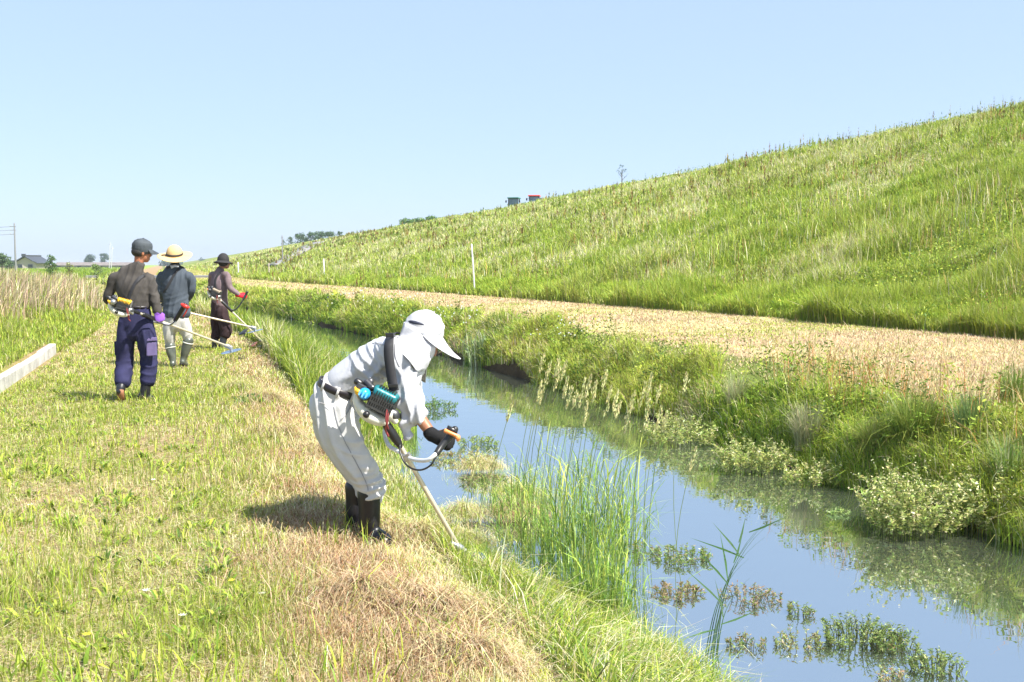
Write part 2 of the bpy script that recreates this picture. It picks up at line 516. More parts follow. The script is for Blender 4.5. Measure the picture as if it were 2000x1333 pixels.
# ------------------------------------------------------------------ cut straw along the bank top
def straw():
    B = Blades()
    X, Y = scatter(330000, 2.4, 45, 1.7, -6.6, -4.2)
    u = X - XR(Y)
    mid = -5.22 + .02 * np.clip(Y - 5, 0, 12) + (fbm(X, Y, 1.1, 40) - .5) * .5
    k = rng.uniform(0, 1, len(X)) < np.exp(-((u - mid) / .42) ** 2) * (.35 + fbm(X, Y, .5, 51)) 
    X, Y, u = X[k], Y[k], u[k]; n = len(X)
    heap = smooth(.5, .78, fbm(X, Y, .55, 52, 3)) * .045
    cl = fbm(X, Y, .6, 53, 3)
    a = blend_pick(pick([PINK * .95, STRAW, PALE, LIME], [4, 4, 3, 1], n), pick([PINK * .85, BROWN * 1.4, STRAW * .9], [5, 4, 1], n), smooth(.38, .62, fbm(X, Y, .45, 57, 3)))
    tr = np.exp(-(((X + .80) / .28) ** 2 + ((Y - 5.5) / .3) ** 2)); kk = rng.uniform(0, 1, n) > tr * .85
    X, Y, u, heap, cl, a = X[kk], Y[kk], u[kk], heap[kk], cl[kk], a[kk]; n = len(X)
    b = pick([STRAW, PALE, LIME, GREEN], [3, 3, 3, 1.2], n)
    col = blend_pick(a, b, smooth(-5.35, -4.75, u + (cl - .5) * 1.0))
    B.blades(X, Y, ground_z(X, Y) + heap * rng.uniform(.2, 1, n) + rng.uniform(0, .025, n), rng.gamma(3, .02, n) + .015, np.maximum(.0026, Y * .0007), rng.normal(1.5, .13, n), col, segs=2)
    X, Y = scatter(900, 3.6, 12, 1.6, -4.3, -1.6)                        # clippings afloat
    k = rng.uniform(0, 1, len(X)) < smooth(-2.2, -3.9, X - XR(Y)) ** 2 + .04; X, Y = X[k], Y[k]; n = len(X)
    B.blades(X, Y, np.full(n, WATER_Z + .004), rng.uniform(.015, .09, n), rng.uniform(.002, .005, n), np.full(n, 1.565), pick([PALE, STRAW, LIME], [2, 2, 1], n), segs=1)
    # heaps of cut grass
    for (px, py, s, g) in [(530, 790, .34, .3), (470, 765, .30, .8), (560, 860, .28, .3), (860, 1215, .33, .1), (700, 1180, .25, .1), (940, 1010, .26, .7), (1010, 1075, .28, .9),
                           (1060, 1180, .4, .75), (1010, 1120, .3, .3), (1110, 1240, .3, .35), (1180, 1320, .35, .4), (960, 1150, .35, .6), (930, 1310, .3, .2), (1120, 1300, .4, .8), (640, 900, .3, .2), (1200, 1290, .35, .9), (830, 1060, .3, .5), (900, 1080, .3, .8), (905, 1066, .22, .8), (885, 1075, .2, .8), (1000, 1250, .4, .5)]:
        c = G(px, py); m = int(3000 * s / .35)
        rr = np.abs(rng.normal(0, s * .55, m)); a = rng.uniform(0, 2 * np.pi, m)
        X, Y = c.x + np.cos(a) * rr, c.y + np.sin(a) * rr * .8
        hh = .055 * np.exp(-(rr / (s * .6)) ** 2)
        gn = rng.uniform(0, 1, m) < g
        col = np.where(gn[:, None], pick([LIME, STRAW, PALE, GREEN], [3, 3, 3, 1.5], m), pick([PINK * .9, STRAW, BROWN * 1.2], [4, 1.5, 3], m))  # dark gaps of the heap put into the colour as brown blades
        B.blades(X, Y, np.maximum(ground_z(X, Y), WATER_Z + .02) + hh * rng.uniform(0, 1, m), rng.gamma(4, .026, m) + .02, rng.uniform(.0022, .0045, m), rng.normal(1.45, .22, m), col, segs=3)
    tag(B.build('cut_straw', M_STRAW), 'pinkish dry straw and freshly cut grass lying along the bank top', 'straw', kind='stuff')

# ------------------------------------------------------------------ uncut grass at the near water's edge
def near_bank():
    B = Blades()
    X, Y = scatter(140000, 2.6, 200, 1.45, -4.95, -3.35)
    u = X - XR(Y)
    tallf = smooth(10.5, 14.5, Y)
    bay = smooth(5.8, 7.0, Y) * smooth(13.5, 10.5, Y)                         # already mown beside the worker
    edge = -4.75 + (fbm(X, Y, 1.3, 61) - .5) * .5 - .25 * tallf + .55 * (1 - smooth(3.8, 5.2, Y)) * 0
    right = -3.55 - .55 * bay + .35 * tallf + (fbm(X, Y, 1.0, 62) - .5) * .5
    k = (u > edge) & (u < right)
    X, Y, u, tallf = X[k], Y[k], u[k], tallf[k]; n = len(X)
    cl = fbm(X, Y, .8, 63, 3)
    h = (.10 + .46 * tallf + .06 * (1 - tallf) * (1 - bay[k])) * (.5 + cl) * rng.uniform(.55, 1.25, n) * (1 + .35 * smooth(30, 60, Y))
    col = blend_pick(pick([GREEN * 1.1, LIME, DEEP], [5, 4, 2], n), pick([PALE, STRAW, OLIVE * 1.5], [3, 2, 2], n), smooth(.4, .75, fbm(X, Y, 2.5, 64)) * .7 + .08)
    B.blades(X, Y, np.maximum(ground_z(X, Y), WATER_Z - .05), h, np.maximum(.005, Y * .00095), np.abs(rng.normal(.35, .3, n)), col, segs=3)
    # drooping seeded stems, pale
    X, Y = scatter(2600, 12.5, 60, 1.3, -4.9, -3.6)
    n = len(X)
    h = rng.uniform(.4, .75, n)
    B.blades(X, Y, np.maximum(ground_z(X, Y), WATER_Z), h, np.maximum(.003, Y * .0007), rng.uniform(.3, 1.1, n), pick([PALE, STRAW, LIME], [4, 3, 2], n), segs=3)
    # long cut grass hanging over the edge in the bottom corner
    X, Y = scatter(9000, 3.0, 5.2, 1.2, -4.7, -3.5)
    n = len(X)
    B.blades(X, Y, ground_z(X, Y) + .02, rng.uniform(.10, .42, n), rng.uniform(.003, .009, n), rng.uniform(.4, 1.6, n), pick([LIME, GREEN, PALE, DEEP * 1.4, STRAW], [4, 4, 2.5, 2, 1.5], n, .25), leandir=rng.normal(-.2, 1.5, n), segs=3)
    tag(B.build('near_bank_grass', M_BLADE), 'uncut green and straw grass fringing the near edge of the water', 'grass', kind='stuff')

# ------------------------------------------------------------------ far bank
def far_bank():
    B = Blades()
    X, Y = scatter(330000, 5.5, 200, 1.38, -.25, 1.9)
    u = X - XR(Y)
    top = .72 + .5 * smooth(12, 24, Y) + (fbm(X, Y, 1.4, 71, 3) - .5) * 1.1
    bot = -.06 + (fbm(X, Y, .9, 72) - .5) * .5
    k = (u < top) & (u > bot)
    X, Y, u = X[k], Y[k], u[k]; n = len(X)
    cl = fbm(X, Y, .7, 73, 3)
    big = fbm(X, Y, 2.4, 74, 2)
    h = (.16 + .30 * smooth(.3, .7, cl)) * rng.uniform(.5, 1.25, n) * (.7 + .6 * big) * (.85 + .15 * smooth(12, 20, Y))
    g = blend_pick(pick([GREEN * 1.05, DEEP * 1.1, LIME], [5, 3, 4], n), pick([OLIVE * 1.5, LIME * 1.15, np.array([.34, .30, .07])], [3, 4, 1.2], n), smooth(.35, .65, big + .14 * smooth(15, 10, Y)))
    col = blend_pick(g, pick([PALE, STRAW, PINK * .8], [2, 2, 2], n), smooth(.5, .8, fbm(X, Y, 1.6, 75, 3)) * .55 + .05 + .06 * smooth(15, 10, Y)) * (1.08 + .25 * smooth(16, 10, Y))[:, None]
    ld = np.where(rng.uniform(0, 1, n) < .4, rng.normal(np.pi * .95, .8, n), rng.uniform(0, 2 * np.pi, n))
    B.blades(X, Y, ground_z(X, Y) - .01, h, np.maximum(.006, Y * .00095), np.abs(rng.normal(.5, .4, n)), col, leandir=ld, segs=3)
    # clumps of upright weeds and white-flowered herbs
    X0, Y0 = scatter(420, 6, 45, 1.3, .05, 1.1)
    k = rng.integers(20, 60, len(X0)); X = np.repeat(X0, k); Y = np.repeat(Y0, k); n = len(X); H = np.repeat(rng.uniform(.25, .6, len(X0)), k)
    tone = np.repeat(pick([DEEP, GREEN, LIME, OLIVE], [3, 4, 3, 2], len(X0)), k, 0)
    X = X + rng.normal(0, .06, n); Y = Y + rng.normal(0, .06, n); Zb = ground_z(X, Y)
    t = rng.uniform(.25, 1, n)
    A = rng.normal(0, 1, (n, 3)); A[:, 2] = np.abs(A[:, 2]) * .7; A /= np.linalg.norm(A, axis=1)[:, None]
    S = rng.normal(0, 1, (n, 3)); S = np.cross(A, S); S /= np.linalg.norm(S, axis=1)[:, None]
    sz = np.maximum(.022, Y * .0015) * rng.uniform(.7, 1.4, n)
    B.diamonds(np.stack([X, Y, Zb + H * t], -1), A * sz[:, None], S * sz[:, None] * .35, np.clip(tone * rng.uniform(.75, 1.3, (n, 1)), 0, 1))
    X, Y = scatter(900, 9, 40, 1.2, .3, 1.9); k = fbm(X, Y, 1.5, 77) > .55; X, Y = X[k], Y[k]; n = len(X)
    s = np.maximum(.008, Y * .0008)[:, None]
    B.diamonds(np.stack([X, Y, ground_z(X, Y) + rng.uniform(.25, .5, n)], -1), np.array([[0, 0, 1.0]]) * s, np.array([[1.0, .2, 0]]) * s, pick([np.array([.75, .75, .72])], [1], n, .05))
    # tan and orange-red seed stems towards the right
    X, Y = scatter(1700, 6.5, 14, 1.2, .3, 1.25); k = rng.uniform(0, 1, len(X)) < smooth(.45, .65, fbm(X, Y, 2.0, 78)); X, Y = X[k], Y[k]; n = len(X)
    B.blades(X, Y, ground_z(X, Y), rng.uniform(.35, .7, n), np.maximum(.004, Y * .0008), rng.uniform(.1, .7, n), pick([np.array([.58, .27, .10]), STRAW, np.array([.36, .28, .09])], [2, 2, 2], n), segs=3)
    tag(B.build('far_bank_grass', M_BLADE), 'dense tall green grass and herbs on the far bank above the water', 'grass', kind='stuff')

def berm():
    B = Blades()
    X, Y = scatter(320000, 8, 250, 1.4, 1.0, 8.3)
    u = X - XR(Y); n = len(X)
    cl = fbm(X, Y, 1.1, 81, 3)
    k = rng.uniform(0, 1, n) < np.clip((cl - .2) * 2.5, .3, 1)
    X, Y, u, cl = X[k], Y[k], u[k], cl[k]; n = len(X)
    h = rng.gamma(4, .009, n) * (.6 + .8 * cl) + .01
    gr = smooth(.5, .72, fbm(X, Y, 1.9, 82, 4)) * .6 + .08 + .25 * smooth(7.3, 7.9, u)
    gr = gr + .5 * smooth(60, 100, Y)
    col = blend_pick(pick([PINK, STRAW * .95, PALE, PINK * .62], [6, 3, 1.5, 2.4], n), pick([LIME, OLIVE * 1.4, GREEN], [4, 3, 1.5], n), gr)
    B.blades(X, Y, ground_z(X, Y), h, np.maximum(.005, Y * .00095), rng.normal(1.0, .4, n), col, segs=1)
    X, Y = scatter(450, 10, 60, 1.2, 1.8, 7.8); n = len(X)
    B.blades(X, Y, ground_z(X, Y), rng.uniform(.08, .3, n), np.maximum(.004, Y * .0008), rng.uniform(0, .5, n), pick([STRAW, GREEN, BROWN * 1.5], [2, 2, 1], n), segs=2)
    tag(B.build('berm_stubble', M_STRAW), 'dry tan mown stubble on the flat strip between canal and levee', 'stubble', kind='stuff')

def levee():
    B = Blades()
    def lev(n, y0, y1, p):
        q = rng.uniform(0, 1, n); a, b = y0 ** (1 - p), y1 ** (1 - p)
        Y = (a + (b - a) * q) ** (1 / (1 - p))
        lo = np.maximum(XR(Y) + FOOT - .3, -.6 * Y - 2); hi = np.minimum(XC(Y) + 1.5, .62 * Y + 3)
        X = lo + (hi - lo) * rng.uniform(0, 1, n); k = hi > lo
        X, Y = X[k], Y[k]
        T = (X - XR(Y) - FOOT) / (XC(Y) - XR(Y) - FOOT)
        return X, Y, T
    X, Y, T = lev(950000, 13, 420, 1.7)
    n = len(X)
    cl = fbm(X, Y, 1.6, 91, 3); big = fbm(X, Y, 6, 92, 3)
    foot = smooth(.07, .0, T)
    h = (.12 + .55 * smooth(.2, .85, cl)) * rng.uniform(.45, 1.25, n) * (1 + .45 * foot) * (.8 + .5 * big) * (1 - .5 * smooth(.88, 1, T) * smooth(25, 60, Y))
    w = np.maximum(.007, Y * .00080) * rng.uniform(.6, 1.4, n)
    g = blend_pick(pick([LIME * 1.05, GREEN * 1.2, GREEN * .9], [5, 4, 1], n, .12), pick([OLIVE * 1.6, LIME * 1.1, GREEN], [3, 3, 2], n, .12), smooth(.38, .62, big))
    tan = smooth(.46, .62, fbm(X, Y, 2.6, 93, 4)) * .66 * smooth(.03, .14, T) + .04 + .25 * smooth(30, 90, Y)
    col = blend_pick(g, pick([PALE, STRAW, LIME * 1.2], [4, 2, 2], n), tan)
    B.blades(X, Y, ground_z(X, Y) - .02, h, w, np.abs(rng.normal(.5, .35, n)), col, segs=2)
    # bright dense fringe along the foot
    X, Y = scatter(120000, 14, 130, 1.3, 7.75, 9.3)
    n = len(X); cl = fbm(X, Y, .9, 94, 3)
    edge = 7.75 + .5 * fbm(X, Y, 1.0, 95); k = (X - XR(Y)) > edge; X, Y, cl = X[k], Y[k], cl[k]; n = len(X)
    B.blades(X, Y, ground_z(X, Y) - .01, (.22 + .3 * cl) * rng.uniform(.6, 1.25, n), np.maximum(.008, Y * .00095), np.abs(rng.normal(.4, .3, n)), pick([GREEN * 1.35, LIME * 1.15, GREEN], [5, 5, 1], n), leandir=rng.normal(np.pi * 1.05, 1.0, n), segs=3)
    # broad-leaved patches: leaf diamonds
    X, Y, T = lev(150000, 14, 200, 1.6)
    pt = fbm(X, Y, 3.0, 96, 3); k = pt > .50; X, Y, T = X[k], Y[k], T[k]; n = len(X)
    A = rng.normal(0, 1, (n, 3)); A[:, 2] = np.abs(A[:, 2]) + .2; A /= np.linalg.norm(A, axis=1)[:, None]
    S = np.cross(A, rng.normal(0, 1, (n, 3))); S /= np.linalg.norm(S, axis=1)[:, None]
    sz = np.maximum(.035, Y * .0009) * rng.uniform(.6, 1.4, n)
    B.diamonds(np.stack([X, Y, ground_z(X, Y) + rng.uniform(.08, .42, n)], -1), A * sz[:, None], S * sz[:, None] * .38, pick([GREEN, LIME * 1.05, DEEP * 1.3], [4, 5, 2], n))
    tag(B.build('levee_grass', M_BLADE), 'tall bright green grass with pale patches covering the whole levee slope', 'grass', kind='stuff')
    # dock and other seed stems
    B = Blades()
    X0, Y0, T = lev(9000, 15, 240, 1.55)
    k = (fbm(X0, Y0, 3.5, 97, 3) > .52) & ((T < .93) | (rng.uniform(0, 1, len(T)) < .5)) & ((T < .9) | (Y0 < 75)); X0, Y0 = X0[k], Y0[k]
    m = len(X0); H = rng.uniform(.45, .85, m) * (1 + .25 * (Y0 > 40)); C = pick([np.array([.26, .17, .06]), np.array([.23, .25, .06]), np.array([.36, .33, .10]), GREEN * .9], [2.2, 4, 3, 2], m)
    ln = rng.normal(0, .12, m); zb = ground_z(X0, Y0)
    B.blades(X0, Y0, zb, H, np.maximum(.008, Y0 * .0008), np.abs(ln), C, segs=1)
    k = 10; X = np.repeat(X0, k); n = len(X); Y = np.repeat(Y0, k); HH = np.repeat(H, k); Cc = np.repeat(C, k, 0)
    t = rng.uniform(.35, 1, n); a = rng.uniform(0, 2 * np.pi, n)
    sz = np.maximum(.018, Y * .0011) * (1.25 - t) * 1.3
    Cn = np.stack([X + np.cos(a) * sz * .6, Y + np.sin(a) * sz * .6, np.repeat(zb, k) + HH * t], -1)
    A = np.stack([np.cos(a) * .5, np.sin(a) * .5, np.ones(n)], -1) * (sz * 1.5)[:, None]
    S = np.stack([-np.sin(a), np.cos(a), np.zeros(n)], -1) * (sz * .5)[:, None]
    B.diamonds(Cn, A, S, Cc * rng.uniform(.7, 1.3, (n, 1)))
    # orange and pale plume stems low on the slope at the right
    X, Y, T = lev(13000, 14, 60, 1.4); k = (T > .04) & (T < .4) & (rng.uniform(0, 1, len(X)) < smooth(.42, .6, fbm(X, Y, 3.5, 98, 2))); X, Y = X[k], Y[k]; n = len(X)
    B.blades(X, Y, ground_z(X, Y), rng.uniform(.4, .85, n), np.maximum(.006, Y * .0007), rng.uniform(0, .4, n), pick([STRAW, PALE, np.array([.5, .30, .12]), LIME * 1.1], [3, 3, 1.4, 3], n), segs=3)
    tag(B.build('seed_stem_weeds', M_STRAW), 'brown and yellow seeded weed stems standing up out of the levee grass', 'weeds', kind='stuff')

def left_field():
    B = Blades()
    X, Y = scatter(60000, 11, 24, 1.2, -20, -7.9, side=3)
    u = X - XR(Y)
    k = np.where(Y < KERB_END + .1, u < -8.75, u < LB(Y)); X, Y, u = X[k], Y[k], u[k]; n = len(X)
    cl = fbm(X, Y, .9, 101, 3)
    h = (.05 + .16 * smooth(.45, .7, cl)) * rng.uniform(.5, 1.3, n)
    B.blades(X, Y, ground_z(X, Y), h, np.maximum(.006, Y * .00095), np.abs(rng.normal(.5, .4, n)), blend_pick(pick([GREEN, LIME], [1, 1], n), pick([STRAW, PINK, OLIVE], [2, 1, 2], n), smooth(.6, .35, cl) * .8), segs=2)
    Y = rng.uniform(7, KERB_END, 16000); X = XR(Y) - rng.uniform(8.62, 9.9, 16000); n = len(X)
    B.blades(X, Y, ground_z(X, Y), rng.gamma(4, .022, n), np.maximum(.006, Y * .0008), np.abs(rng.normal(.6, .4, n)), pick([GREEN, LIME, STRAW, OLIVE], [4, 4, 2, 2], n), segs=2)
    # rank green growth at the front of the reeds
    X, Y = scatter(110000, 17.5, 80, 1.3, -20, -6.6, side=3)
    u = X - XR(Y); lim = LB(Y) + (fbm(X, Y, 2, 102) - .5) * .7
    k = (u < lim) & (u > LB(Y) - 2.3 - 1.5 * fbm(X, Y, 3, 106)); X, Y, u = X[k], Y[k], u[k]; n = len(X)
    cl = fbm(X, Y, 1.5, 103, 3)
    h = (.10 + .34 * smooth(.35, .7, cl) * smooth(0, -1.2, u - LB(Y))) * rng.uniform(.5, 1.25, n)
    B.blades(X, Y, ground_z(X, Y), h, np.maximum(.008, Y * .001), np.abs(rng.normal(.4, .3, n)), pick([GREEN * 1.1, LIME, OLIVE * 1.3, STRAW], [4, 4, 2, 1], n), segs=2)
    tag(B.build('field_grass', M_BLADE), 'green grass of the field behind the concrete kerb', 'grass', kind='stuff')
    B = Blades()
    X, Y = scatter(95000, 18.5, 85, 1.3, -60, -7.0, side=4)
    u = X - XR(Y)
    dens = fbm(X, Y, 2.5, 104, 3)
    k = (rng.uniform(0, 1, len(X)) < np.clip((dens - .38) * 2.6, .04, .8)) & (u < LB(Y) - 2.4 + 1.6 * smooth(20, 34, Y) + dens)
    X, Y, u = X[k], Y[k], u[k]; n = len(X)
    h = rng.uniform(.4, 1.25, n) * (.85 + .4 * dens[k]) * (.8 + .2 * smooth(-10, -12, u))
    B.blades(X, Y, ground_z(X, Y), h, np.maximum(.008, Y * .0008), np.abs(rng.normal(.32, .32, n)), pick([np.array([.50, .39, .27]), STRAW, np.array([.44, .32, .24]), PALE, OLIVE, LIME * .9], [4, 2, 4, 1.5, 2, 1.6], n), leandir=rng.normal(.1, 1.0, n), segs=3)
    tag(B.build('dry_reeds', M_STRAW), 'band of dry pinkish-brown reeds standing in the left field', 'reeds', kind='stuff')
    # flat green of the rice fields further off
    B = Blades()
    X, Y = scatter(80000, 60, 420, 1.6, -260, -6.9, side=4)
    k = X < XR(Y) - 6.9; X, Y = X[k], Y[k]; n = len(X)
    B.blades(X, Y, ground_z(X, Y), rng.uniform(.15, .45, n), np.maximum(.05, Y * .0012), np.abs(rng.normal(.4, .3, n)), pick([GREEN * 1.1, GREEN, LIME * .8], [4, 3, 2], n), segs=1)
    tag(B.build('rice_field', M_BLADE), 'flat bright green rice field far off behind the reeds', 'field', kind='stuff')

mown_grass(); straw(); near_bank(); far_bank(); berm(); levee(); left_field()
# ------------------------------------------------------------------ modelling helpers
def V3(*a): return Vector(a)

def loft(pts, rad, side=(0, 1, 0), seg=18, caps=True):
    """closed tube through pts; rad: list of (a, b) half widths, a along side and b across it"""
    side = Vector(side).normalized()
    pts = [Vector(p) for p in pts]
    rad = [(r, r) if not isinstance(r, (tuple, list)) else r for r in rad]
    n = len(pts)
    rings = []
    tang = []
    for i in range(n):
        t = (pts[min(i + 1, n - 1)] - pts[max(i - 1, 0)])
        tang.append(t.normalized() if t.length > 1e-9 else Vector((0, 0, 1)))
    def ring(c, t, a, b):
        s = (side - t * side.dot(t))
        if s.length < .05: s = t.orthogonal()
        s.normalize()
        q = t.cross(s).normalized()
        return [c + s * (a * math.cos(2 * math.pi * k / seg)) + q * (b * math.sin(2 * math.pi * k / seg)) for k in range(seg)]
    if caps:
        for f, g in ((1.0, .25), (.75, .66), (.4, .92)):
            m = min(rad[0]); rings.append(ring(pts[0] - tang[0] * m * f * .8, tang[0], rad[0][0] * g, rad[0][1] * g))
    for p, t, (a, b) in zip(pts, tang, rad): rings.append(ring(p, t, a, b))
    if caps:
        for f, g in ((.4, .92), (.75, .66), (1.0, .25)):
            m = min(rad[-1]); rings.append(ring(pts[-1] + tang[-1] * m * f * .8, tang[-1], rad[-1][0] * g, rad[-1][1] * g))
    verts = [v for r in rings for v in r]
    faces = []
    for i in range(len(rings) - 1):
        for k in range(seg):
            a, b = i * seg + k, i * seg + (k + 1) % seg
            faces.append((a, b, b + seg, a + seg))
    faces.append(tuple(range(seg))[::-1]); faces.append(tuple(range((len(rings) - 1) * seg, len(rings) * seg)))
    return verts, faces

def curve_pts(pts, sub=6):
    """Catmull-Rom through pts (Vectors or tuples of equal length)"""
    p = [np.array(q, float) for q in pts]
    p = [2 * p[0] - p[1]] + p + [2 * p[-1] - p[-2]]
    out = []
    for i in range(1, len(p) - 2):
        for s in range(sub):
            t = s / sub
            out.append(.5 * (2 * p[i] + (p[i + 1] - p[i - 1]) * t + (2 * p[i - 1] - 5 * p[i] + 4 * p[i + 1] - p[i + 2]) * t * t + (3 * p[i] - p[i - 1] - 3 * p[i + 1] + p[i + 2]) * t ** 3))
    out.append(p[-2])
    return out

def sloft(pts, rad, side=(0, 1, 0), seg=18, sub=5):
    """smooth loft: radii interpolated along a spline"""
    rad = [(r, r) if not isinstance(r, (tuple, list)) else tuple(r) for r in rad]
    q = curve_pts([tuple(p) + r for p, r in zip(pts, rad)], sub)
    return loft([Vector(a[:3]) for a in q], [(max(a[3], .002), max(a[4], .002)) for a in q], side, seg)

def ellipsoid(c, r, axes=None, seg=20, rings=12):
    c = Vector(c)
    ax = axes or (V3(1, 0, 0), V3(0, 1, 0), V3(0, 0, 1))
    verts, faces = [c + ax[2] * r[2]], []
    for i in range(1, rings):
        th = math.pi * i / rings
        for k in range(seg):
            ph = 2 * math.pi * k / seg
            verts.append(c + ax[0] * (r[0] * math.sin(th) * math.cos(ph)) + ax[1] * (r[1] * math.sin(th) * math.sin(ph)) + ax[2] * (r[2] * math.cos(th)))
    verts.append(c - ax[2] * r[2])
    for k in range(seg): faces.append((0, 1 + k, 1 + (k + 1) % seg))
    for i in range(rings - 2):
        for k in range(seg):
            a, b = 1 + i * seg + k, 1 + i * seg + (k + 1) % seg
            faces.append((a, a + seg, b + seg, b))
    l = len(verts) - 1; s = 1 + (rings - 2) * seg
    for k in range(seg): faces.append((s + (k + 1) % seg, s + k, l))
    return verts, faces

def box(c, half, axes=None):
    c = Vector(c); ax = axes or (V3(1, 0, 0), V3(0, 1, 0), V3(0, 0, 1))
    v = [c + ax[0] * (half[0] * i) + ax[1] * (half[1] * j) + ax[2] * (half[2] * k) for i in (-1, 1) for j in (-1, 1) for k in (-1, 1)]
    f = [(0, 1, 3, 2), (4, 6, 7, 5), (0, 4, 5, 1), (2, 3, 7, 6), (0, 2, 6, 4), (1, 5, 7, 3)]
    return v, f

def sheet(rows, thick=.003):
    """closed thin slab through a grid of points"""
    ny, nx = len(rows), len(rows[0])
    g = [[Vector(p) for p in r] for r in rows]
    nrm = []
    for i in range(ny):
        for j in range(nx):
            a = g[min(i + 1, ny - 1)][j] - g[max(i - 1, 0)][j]; b = g[i][min(j + 1, nx - 1)] - g[i][max(j - 1, 0)]
            m = a.cross(b); nrm.append(m.normalized() if m.length > 1e-12 else Vector((0, 0, 1)))
    top = [g[i][j] + nrm[i * nx + j] * thick / 2 for i in range(ny) for j in range(nx)]
    bot = [g[i][j] - nrm[i * nx + j] * thick / 2 for i in range(ny) for j in range(nx)]
    o = ny * nx; f = []
    for i in range(ny - 1):
        for j in range(nx - 1):
            a = i * nx + j
            f.append((a, a + 1, a + nx + 1, a + nx)); f.append((o + a, o + a + nx, o + a + nx + 1, o + a + 1))
    rim = [j for j in range(nx)] + [i * nx + nx - 1 for i in range(1, ny)] + [(ny - 1) * nx + j for j in range(nx - 2, -1, -1)] + [i * nx for i in range(ny - 2, 0, -1)]
    for a, b in zip(rim, rim[1:] + rim[:1]): f.append((a, a + o, b + o, b))
    return top + bot, f

def join(parts):
    v, f = [], []
    for pv, pf in parts:
        o = len(v); v += [tuple(p) for p in pv]; f += [tuple(i + o for i in q) for q in pf]
    return v, f

def mesh_obj(name, parts, mat, parent=None, smooth_=True, bevel=0.0):
    v, f = join(parts)
    me = bpy.data.meshes.new(name)
    me.from_pydata(v, [], f)
    me.polygons.foreach_set('use_smooth', [smooth_] * len(f))
    me.update()
    o = link(name, me, mat, parent)
    if bevel:
        b = o.modifiers.new('bevel', 'BEVEL'); b.width = bevel; b.segments = 2; b.limit_method = 'ANGLE'
    return o

def sculpt(name, parts, mat, parent=None, voxel=.01, iters=4, folds=None, fuzz=0.0):
    """fuse closed pieces into one smooth skin; folds: list of (amplitude, across, along, direction, mask or None)"""
    v, f = join(parts)
    me = bpy.data.meshes.new(name)
    me.from_pydata(v, [], f)
    me.update()
    tmp = bpy.data.objects.new('tmp_sculpt', me)
    COL.objects.link(tmp)
    r = tmp.modifiers.new('r', 'REMESH'); r.mode = 'VOXEL'; r.voxel_size = voxel; r.use_smooth_shade = True
    if iters:
        s = tmp.modifiers.new('s', 'SMOOTH'); s.factor = .5; s.iterations = iters
    dg = bpy.context.evaluated_depsgraph_get()
    new = bpy.data.meshes.new_from_object(tmp.evaluated_get(dg))
    bpy.data.objects.remove(tmp)
    bpy.data.meshes.remove(me)
    new.name = name
    if folds:
        n = len(new.vertices)
        co = np.empty(n * 3, np.float32); new.vertices.foreach_get('co', co); co = co.reshape(-1, 3).astype(float)
        no = np.empty(n * 3, np.float32); new.vertices.foreach_get('normal', no); no = no.reshape(-1, 3).astype(float)
        d = np.zeros(n)
        for i, (amp, across, along, dirv, mask) in enumerate(folds):
            across, along = max(across, .045 if voxel < .009 else .078), max(along, .10 if voxel < .009 else .20)
            amp *= .75 if voxel > .009 else 1.25
            a = np.array(dirv, float); a /= np.linalg.norm(a)
            ref = np.array([0, 1.0, 0]) if abs(a[1]) < .8 else np.array([1.0, 0, 0])
            b = np.cross(a, ref); b /= np.linalg.norm(b); c = np.cross(a, b)
            q1 = noise3(co[:, 0] / along, co[:, 1] / along, co[:, 2] / along, 300 + i)
            q2 = noise3(co[:, 0] / along + 9, co[:, 1] / along, co[:, 2] / along, 340 + i)
            ph = (co @ b) / across + 1.6 * q1 + .35 * (co @ c) / across
            on = smooth(.30, .60, q2)
            ridge = (.5 + .5 * np.cos(2 * np.pi * ph)) ** 2.5 * on - .15
            m = 1.0 if mask is None else mask(co)
            d += amp * ridge * m
        co = co + no * d[:, None]
        new.vertices.foreach_set('co', co.astype(np.float32).ravel())
        new.update()
    new.polygons.foreach_set('use_smooth', np.ones(len(new.polygons), bool))
    return link(name, new, mat, parent)

def near(p, r):
    p = np.array(p)
    return lambda co: np.exp(-((co - p) ** 2).sum(1) / (r * r))

